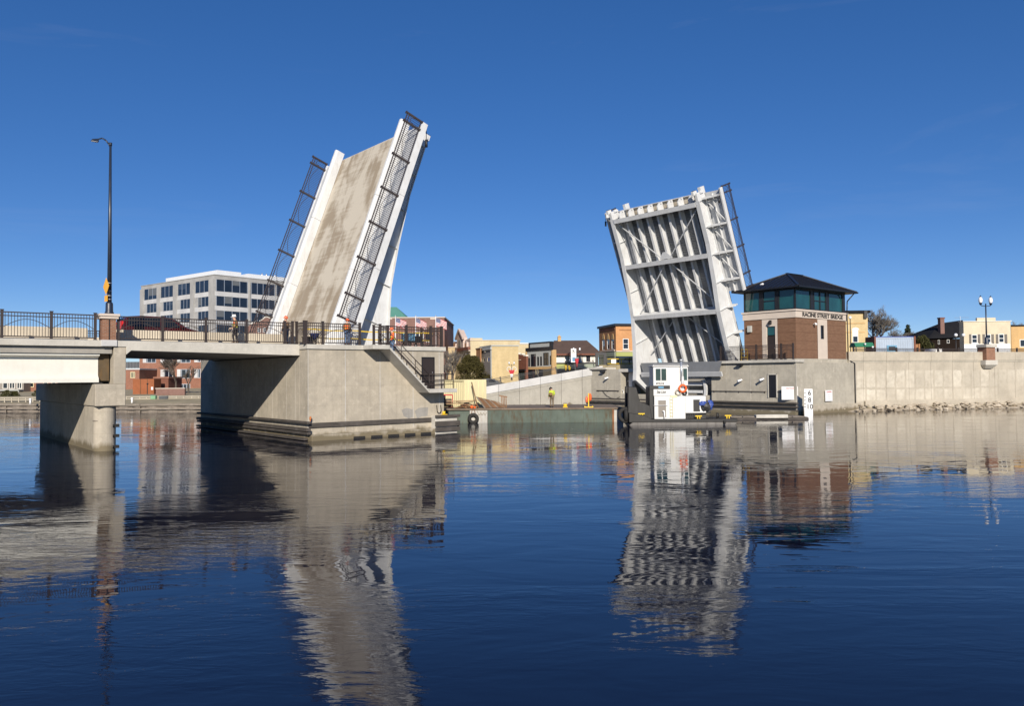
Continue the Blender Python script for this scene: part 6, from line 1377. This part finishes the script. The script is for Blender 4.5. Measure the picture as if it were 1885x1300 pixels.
b3.panel('R',(1022,667.5,1099,669.5),'frame_dark',-.3,-.004,'fascia_board'); b3.panel('R',(1022,669.5,1044,679),'panel_olive',-.12,-.004,'shop_panel'); b3.panel('R',(1047,669.5,1098,679),'panel_sage',-.12,-.004,'shop_panel'); b3.panel('R',(1022,679,1098,692),'glass_dark',-.1,-.004,'shop_front')
b = Bld('corner_building', 'orange brick corner building with arched brick side windows', 1133.4, 125, 13, 600, 1192, 1102.5, zb=2, matR='brick_orange', matL='brick_brownorange', wR=[(1146.5,623.5,1157.3,643,1,2)], wL=[(1108.8,626,1113.2,645,1,2),(1117.3,625,1122,643.5,1,2),(1125.8,624,1130.4,643,1,2)], cap='roof_navy', caph=.35, capo=.25)
for pa in (1111,1119.6,1128): 
    a = b.u('L',pa,622); z0 = b.z('L',pa,625); m = MB(); m.prism([(a+.42*math.cos(t)*1.3, z0+.62*math.sin(t)*1.5) for t in [math.pi*i/10 for i in range(11)]],'x',-.06,-.004); b.t.part('arch', m, 'brick_buff')
b.panel('L',(1105,606,1132,608.5),'brick_darkred',-.1,-.004,'string_course'); b.panel('R',(1140,606.5,1186,608.5),'brick_brownorange',-.06,-.004,'string_course')
b.panel('R',(1145,643.2,1159,645),'stone_trim',-.15,-.004,'sill'); b.panel('L',(1106,645.2,1132.5,647.5),'stone_trim',-.2,-.004,'sill_course'); b.panel('R',(1133.6,646,1186,648),'stone_trim',-.25,-.004,'ledge')
b.panel('R',(1133.6,648,1186,656),'panel_olive',-.15,-.004,'shop_panel'); b.panel('L',(1103,649,1133.2,657),'panel_sage',-.15,-.004,'shop_panel'); b.panel('R',(1133.6,656.2,1186,690),'glass_dark',-.08,-.004,'shop_front'); b.panel('L',(1103,657.2,1133.2,690),'panel_sage',-.08,-.004,'shop_front')
# dark gate frame, yellow guard rail and notices by the far block
t = Thing('gate_frame', 'dark square gate frame at the top of the ramp', 'gate', frame(atY(1097,672,99.6).x,100.2,rz(19.0)-.3))
w = atY(1117,672,100).x-atY(1097,672,100).x; h = 2.0
for x in (0,w-.35): t.part('post', MB().box(x,x+.35,-.2,.2,-.5,h), 'frame_dark')
t.part('lintel', MB().box(0,w,-.2,.2,h,h+.3), 'frame_dark'); t.part('mesh_panel', MB().box(.4,w-.4,0,.05,0,.12).box(.4,w-.4,0,.05,h-.3,h-.2).box(w/2-.04,w/2+.04,0,.05,.12,h-.3), 'frame_dark')
YG = 99; t = Thing('guard_rail', 'yellow pipe guard rail on the far block of the right pier', 'guard rail', frame(atY(1118,665,YG).x,YG,atY(1118,676,YG).z))
w = atY(1166,665,YG).x-atY(1118,665,YG).x
for z in (.42,1.0): t.part('rail', MB().tube((0,0,z),(w,0,z),.05,.05,6), 'yellow')
for x in (w*.54,w): t.part('post', MB().tube((x,0,0),(x,0,1.05),.06,.06,6), 'yellow')
t.part('notice', MB().box(w*.15,w*.33,-.08,-.055,.45,.95), 'sign_white')
railing('railing', 'black railing behind the yellow guard rail on the far block', frame(atY(1118,665,100).x,100.4,atY(1118,676,100).z), (0,0,0),(w+1,0,0), n=3, h=1.1, mat='black_steel', indiv=False, arch=False)
# street lamps on the ramp
def ramp_lamp(px, pytop, pybase, Y, label, sc_=.62):
    p = atY(px,pybase,Y); h = (atY(px,pytop,Y).z-p.z)/sc_; return twin_lamp(frame(p.x,Y,p.z) @ Matrix.Scale(sc_,4), h, label, mat='black_steel')
t = ramp_lamp(1062,640,687,102.5,'twin globe lamp with white banner and red basket on the ramp',.55); h = (atY(1062,640,102.5).z-atY(1062,687,102.5).z)/.55
t.part('banner', MB().box(-1.35,-.12,-.03,0,h-3.45,h-.25), 'sign_white'); t.part('banner_picture', MB().box(-1.05,-.2,-.035,-.031,h-3.25,h-2.3), 'banner_blue'); t.part('banner_print', MB().box(-1.25,-.3,-.035,-.031,h-1.3,h-1.0).box(-1.2,-.9,-.035,-.031,h-.9,h-.4), 'panel_grey')
t.part('flower_basket', MB().lathe([(0,h-4.6),(.16,h-4.6),(.5,h-2.6),(.1,h-2.6)],(0,-.1,0),10), 'cloth_red')
t = ramp_lamp(1045,661,689,104,'small twin lamp with two yellow planters on the ramp',.4); 
for sx in (-1,1): t.part('planter', MB().lathe([(0,1.2),(.2,1.2),(.5,2.3),(.52,2.9),(0,2.9)],(sx*.62,-.1,0),10), 'yellow')
t = ramp_lamp(942,666,700,103.5,'twin lamp with white wreath rings and red bow on the ramp',.45); 
for sx in (-1,1): t.part('wreath_ring', MB().torus((sx*.75,-.1,3.2),.6,.07,'y',18,6), 'sign_white')
t.part('bow', MB().prism([(-.9,2.9),(.9,2.9),(.5,1.8),(-.5,1.8)],'y',-.2,-.1), 'cloth_red'); t.part('plate', MB().box(-.35,.35,-.18,-.1,.8,1.75), 'sign_white')
def parked(px, Y, z, yaw, mat, label): p = atY(px,700,Y); car(label, frame(p.x,Y,z,R_(yaw)), mat, van=False)
parked(873,103.5,1.55,8,'car_black','black car parked on the street right of the cream container'); parked(902,104,2.2,8,'car_grey','dark grey car on the ramp above the wall'); parked(838,106,1.6,4,'car_grey','grey car parked on the street behind the pier stair')
# ---- right bank
b = Bld('brick_building', 'yellow brick building with dark cornice beside the tender house', 1556, 118, -3, 577, 1597, zb=5.25, depth=9, matR='brick_yellow', wR=[(1569,607,1580,631,1,2)], cap='roof_black', caph=.4, capo=.3)
b.panel('R',(1589,572.5,1595,586),'frame_dark',-.4,-.004,'corbel'); b.panel('R',(1557,594.5,1592,596),'brick_buff',-.08,-.004,'string_course'); b.panel('R',(1557,611,1568,612.5),'brick_buff',-.06,-.004,'string_course'); b.panel('R',(1581.5,611,1592,612.5),'brick_buff',-.06,-.004,'string_course')
a = b.u('R',1574.5,606); z0 = b.z('R',1574.5,607.5); b.t.part('arch', MB().prism([(a+.55*math.cos(t_),z0+.35*math.sin(t_)) for t_ in [math.pi*i/10 for i in range(11)]],'y',-.06,-.004), 'frame_white'); b.panel('R',(1568,630.5,1582,632.5),'stone_trim',-.2,-.004,'sill')
b.panel('R',(1569.6,608,1579.6,619),'sign_white',.02,.045,'window_blind')
YC = 93; x0, x1 = atY(1569,635,YC).x, atY(1603,635,YC).x; t = Thing('market_stall', 'green canopy stall behind the right river wall', 'stall', frame((x0+x1)/2,YC,5.27)); w = (x1-x0)/2; zc = atY(1585,639,YC).z-5.27
t.part('canopy', MB().hexa([(-w,-.9,zc),(w,-.9,zc),(w,.9,zc),(-w,.9,zc),(-w,-.5,zc+.5),(w,-.5,zc+.5),(w,.5,zc+.5),(-w,.5,zc+.5)]), 'green_awning')
for x in (-w+.1,0,w-.1): t.part('post', MB().box(x-.04,x+.04,-.8,-.72,0,zc), 'frame_dark')
t.part('counter', MB().box(-w+.1,w-.1,-.5,.5,0,.8), 'green_awning')
t.part('globe_lamp', MB().sphere((-.0,-.95,zc+.3),.12,8,6), 'globe'); t.part('globe_lamp', MB().sphere((w*.8,-.95,zc-.05),.12,8,6), 'globe')
YC = 97; x0, x1 = atY(1612,635,YC).x, atY(1682,635,YC).x; hC = atY(1646,621,YC).z-5.27
t = container('pale blue corrugated container with a sign behind the right wall', frame((x0+x1)/2,YC+1.2,5.27), x1-x0, 2.4, hC, 'container_blue')
L = x1-x0; t.part('sign_board', MB().box(-.95,.25,-1.23,-1.19,hC*.42,hC*.68), 'banner_blue'); t.part('sign_centre', MB().box(-.75,.05,-1.25,-1.231,hC*.47,hC*.63), 'frame_dark')
for x in (-L/2-.1,L/2+.1): t.part('red_post', MB().box(x-.1,x+.1,-1.3,1.2,0,hC+.1), 'brick_darkred')
t.part('tarp', MB().box(-L/2,L/2,-1.24,1.1,hC+.005,hC+.09), 'blue_tarp')
single('storage_shed', MB().box(0,.55,0,2,0,2.2).box(.56,.72,-.1,.1,0,2.25), 'brick_brownorange', 'narrow brown shed end right of the blue container', 'shed', frame(atY(1683.5,635,YC).x,YC+.2,5.27))
single('red_bench', MB().box(-1.6,1.6,-.2,.2,.4,.5).box(-1.6,1.6,.18,.24,.5,.95).box(-1.4,-1.3,-.15,.15,0,.4).box(1.3,1.4,-.15,.15,0,.4), 'cloth_red', 'long red bench in front of the blue container', 'bench', frame(atY(1648,640,YC-1.4).x,YC-1.6,5.5))
t = Thing('pipe_stack', 'stack of pale pipe ends behind the right river wall', 'pipes', frame(atY(1728,642,93.5).x,93.5,5.6))
for r_, n_ in ((0,4),(1,3),(2,2)):
    for i in range(n_): t.part('pipe', MB().lathe([(.17,0),(.21,0),(.21,2.5),(.17,2.5),(.17,0)],((i-(n_-1)/2)*.44,0,.22+r_*.38),12,axis='y'), 'white_pvc')
b = Bld('dark_house', 'house with shade painted into its dark walls, black roof and tall brick chimney', 1709, 122, 3, 624, 1773, zb=5.25, depth=9, matR='clapboard_shaded', wR=[(1726.5,626,1730,634,1,1),(1743,625.5,1748,632,1,1)], cap=None)  # stands in for the cream building's left side, its shade put into wall colour
w, d, z0 = b.W, b.D, b.zt; zr = b.z('R',1772,595)+.0
b.t.part('roof', MB().add([(-.4,-.5,z0),(w+.1,-.5,z0+.2),(w+.1,d+.4,z0),(-.4,d+.4,z0),(w*.5+1.6,d*.45,zr+.25),(w+2.6,d*.45,zr+.75)],[(0,1,5,4),(1,2,5),(2,3,4,5),(3,0,4),(0,1,2,3)]), 'roof_black')
cu0, cu1 = b.u('R',1735.5,600), b.u('R',1743,600); ch_ = b.t.part('chimney', MB().box(cu0,cu1,.6,1.3,z0,b.z('R',1739,585)-.1), 'brick_mauve'); b.t.part('chimney_cap', MB().box(cu0-.07,cu1+.07,.53,1.37,b.z('R',1739,585)-.1,b.z('R',1739,584)), 'brick_darkred', ch_)
b = Bld('cream_building', 'cream stucco building with shuttered windows and stepped parapet', 1773.5, 112, -4, 592.5, 1860, zb=5.25, depth=1.2, matR='stucco_cream', wR=[(1788.5,616,1799.5,632,1,2),(1813.5,615.5,1824.5,631.5,1,2),(1838,615,1848.7,631,1,2)], cap='stucco_white', caph=.08)
u0, u1 = b.u('R',1798.6,590), b.u('R',1832.7,590); b.t.part('parapet_step', MB().box(u0,u1,.003,.4,b.zt+.08,b.z('R',1815,585)), 'stucco_cream')
for a, c in ((1784,1788.2),(1799.8,1804.5),(1808.5,1813.2),(1824.8,1829.5),(1833,1837.7),(1849,1854)): b.panel('R',(a,615.5,c,632.5),'shutter',-.07,-.004,'shutter')
for a, c in ((1787,1801),(1812,1826),(1837,1850)): b.panel('R',(a,632,c,633.5),'stucco_white',-.12,-.004,'sill')
b.panel('R',(1773.8,633.5,1859.5,662),'roof_white',-.1,-.004,'white_base')
b.t.part('roof_antenna', MB().tube((1.0,3,b.zt),(1.0,3,b.zt+1.0),.03,.03,5).tube((.2,3,b.zt+.8),(2.2,3,b.zt+.8),.02,.02,5), 'aluminium')
b = Bld('brick_building', 'orange brick building at the right edge of the view', 1861, 113, -4, 601, 1930, zb=5.25, depth=10, matR='brick_buff', wR=[(1877,625,1890,639,1,1)], cap='roof_black', caph=.2)
t = Thing('street_lamp', 'single globe lamp on a dark pole beside the yellow building', 'street lamp', frame(atY(1566,640,98).x,98,5.25)); h = atY(1566,587,98).z-5.25
t.part('pole', MB().tube((0,0,0),(0,0,h),.07,.05,8), 'black_steel'); t.part('globe', MB().sphere((0,0,h+.15),.19,10,8), 'globe')
for px, lab in ((1760,'left of two globe lamps in front of the dark house'),(1774,'right of two globe lamps in front of the dark house')):
    t = Thing('street_lamp', lab, 'street lamp', frame(atY(px,640,97).x,97,5.25)); h = atY(px,617,97).z-5.25; t.part('pole', MB().tube((0,0,0),(0,0,h-.15),.06,.05,8), 'black_steel'); t.part('globe', MB().sphere((0,0,h),.21,10,8), 'globe')
# ================================================================== trees
def bare_tree(label, x, y, z, H, spread, seed, mat='bark', levels=6, lean=0, tw=1., group=None):
    r = random.Random(seed); t = Thing('bare_tree', label, 'tree', frame(x,y,z), group=group); trunk = MB(); crown = MB()
    def grow(p, d, L, rad, lv):
        q = p+d*L; (trunk if lv == 0 else crown).tube(p, q, rad, rad*.72, 7 if lv == 0 else (5 if lv < 3 else 3), caps=False)
        if lv >= levels: return
        n = 3 if lv else 4
        if lv >= levels-2: n = 4
        for i in range(n):
            a = r.uniform(0,6.283); tilt = r.uniform(.25,.75)*spread
            u = d.orthogonal().normalized(); v = d.cross(u); nd = (d+(u*math.cos(a)+v*math.sin(a))*tilt+Vector((0,0,.16))).normalized()
            st = p.lerp(q, r.uniform(.55,1.) if lv else r.uniform(.7,1.)); grow(st, nd, L*r.uniform(.58,.86), max(rad*.62,.011*tw), lv+1)
    grow(Vector((0,0,0)), Vector((lean,0,1)).normalized(), H*.26, H*.022, 0)
    t.part('trunk', trunk, mat); t.part('crown', crown, mat); return t
def leafy(label, x, y, z, H, Rr, seed, mat, n=5200, shape='round', leaf=.16, name='evergreen_tree', cat='tree', group=None):
    r = random.Random(seed); t = Thing(name, label, cat, frame(x,y,z), group=group)
    t.part('trunk', MB().tube((0,0,0),(0,0,H*.8),H*.03,H*.008,7), 'bark')
    V = []; F = []; cl = []
    for i in range(int(34 if shape == 'round' else 60)):
        f = r.random()**.8; h = H*(.06+.9*f)
        rad = Rr*((1-f**1.9)**.6 if shape == 'round' else (1-f)*1.0+.03); a = r.uniform(0,6.283); q = r.uniform(.45,1.)
        cl.append((rad*q*math.cos(a),rad*q*math.sin(a),h,rad*r.uniform(.28,.5)+H*.03))
    for i in range(n):
        c = cl[i % len(cl)]; d = Vector((r.gauss(0,1),r.gauss(0,1),r.gauss(0,.9))).normalized()*c[3]*r.uniform(.55,1.12); p = Vector(c[:3])+d
        if p.z < .05: p.z = .05+r.random()*.2
        u = Vector((r.gauss(0,1),r.gauss(0,1),r.gauss(0,1))).normalized(); v = u.orthogonal().normalized(); s_ = leaf*r.uniform(.6,1.3); b_ = len(V)
        V += [p-u*s_*.5-v*s_*.28, p+u*s_*.5-v*s_*.2, p+u*s_*.62+v*s_*.1, p-u*s_*.3+v*s_*.35]; F.append((b_,b_+1,b_+2,b_+3))
    me = bpy.data.meshes.new('crown'); me.from_pydata(V,[],F); me.materials.append(MT[mat]); t.part('crown', me, mat); return t
def gx(px, Y): return atY(px,700,Y).x
leafy('dense olive green evergreen behind the cream container', gx(866,108), 108, 1.2, atY(866,652,108).z-1.2, 2.2, 3, 'evergreen', 12000, 'round', .17)
bare_tree('bare tree between the pier stair and the pale gabled shop', gx(832,112), 112, 1.8, 7.2, .8, 5, 'bark_grey', 6)
bare_tree('bare tree in front of the apartment block under the slab span', gx(324,118), 118, 1.6, 7.6, .95, 11, 'bark', 6, tw=1.2)
bare_tree('thin bare tree at the right of the apartment block', gx(347,120), 120, 1.6, 5.6, .8, 12, 'bark', 5)
bare_tree('large bare tree behind the blue container, nearest the yellow building', gx(1610,135), 135, 5.2, 12.5, 1.0, 21, 'bark_grey', 7, lean=.12, tw=1.3)
bare_tree('smaller bare tree behind the blue container', gx(1652,150), 150, 5.2, 8.6, 1.05, 22, 'bark_grey', 6, tw=1.4)
bare_tree('bare tree behind the spruce on the right bank', gx(1667,158), 158, 5.2, 9.2, 1.0, 23, 'bark_grey', 6, tw=1.4)
leafy('small dark spruce behind the blue container', gx(1673,160), 160, 5.2, atY(1673,597,160).z-5.2, 2.2, 31, 'spruce', 3600, 'cone', .3)
leafy('rounded olive hedge tree left of the dark house', gx(1701,99), 99, 5.2, atY(1700,616,99).z-5.2, 1.15, 32, 'hedge', 4500, 'round', .16)
bare_tree('bare tree crown showing left of the dark house chimney', gx(1722,165), 165, 5.2, 8.6, .9, 24, 'bark_grey', 6, tw=1.3)
bare_tree('bare tree behind the orange brick building at the right edge', gx(1880,150), 150, 5.2, 10.4, .9, 25, 'bark_grey', 6, tw=1.3)
bare_tree('bare tree at the corner of the mauve building', gx(822,122), 122, 1.9, 6.0, .8, 26, 'bark_grey', 5)
for i, (px, Y, R0) in enumerate(((12,112,.7),(28,113,.6),(70,113,.7))):
    leafy(('round brown shrub at the far left bank by the porch','low brown shrub left of the town house','clipped brown shrub below the town house window')[i], gx(px,Y), Y, 1.5, R0*1.4, R0, 40+i, 'hedge', 900, 'round', .12, 'shrub', 'shrub')
bpy.data.scenes.remove(TMP)
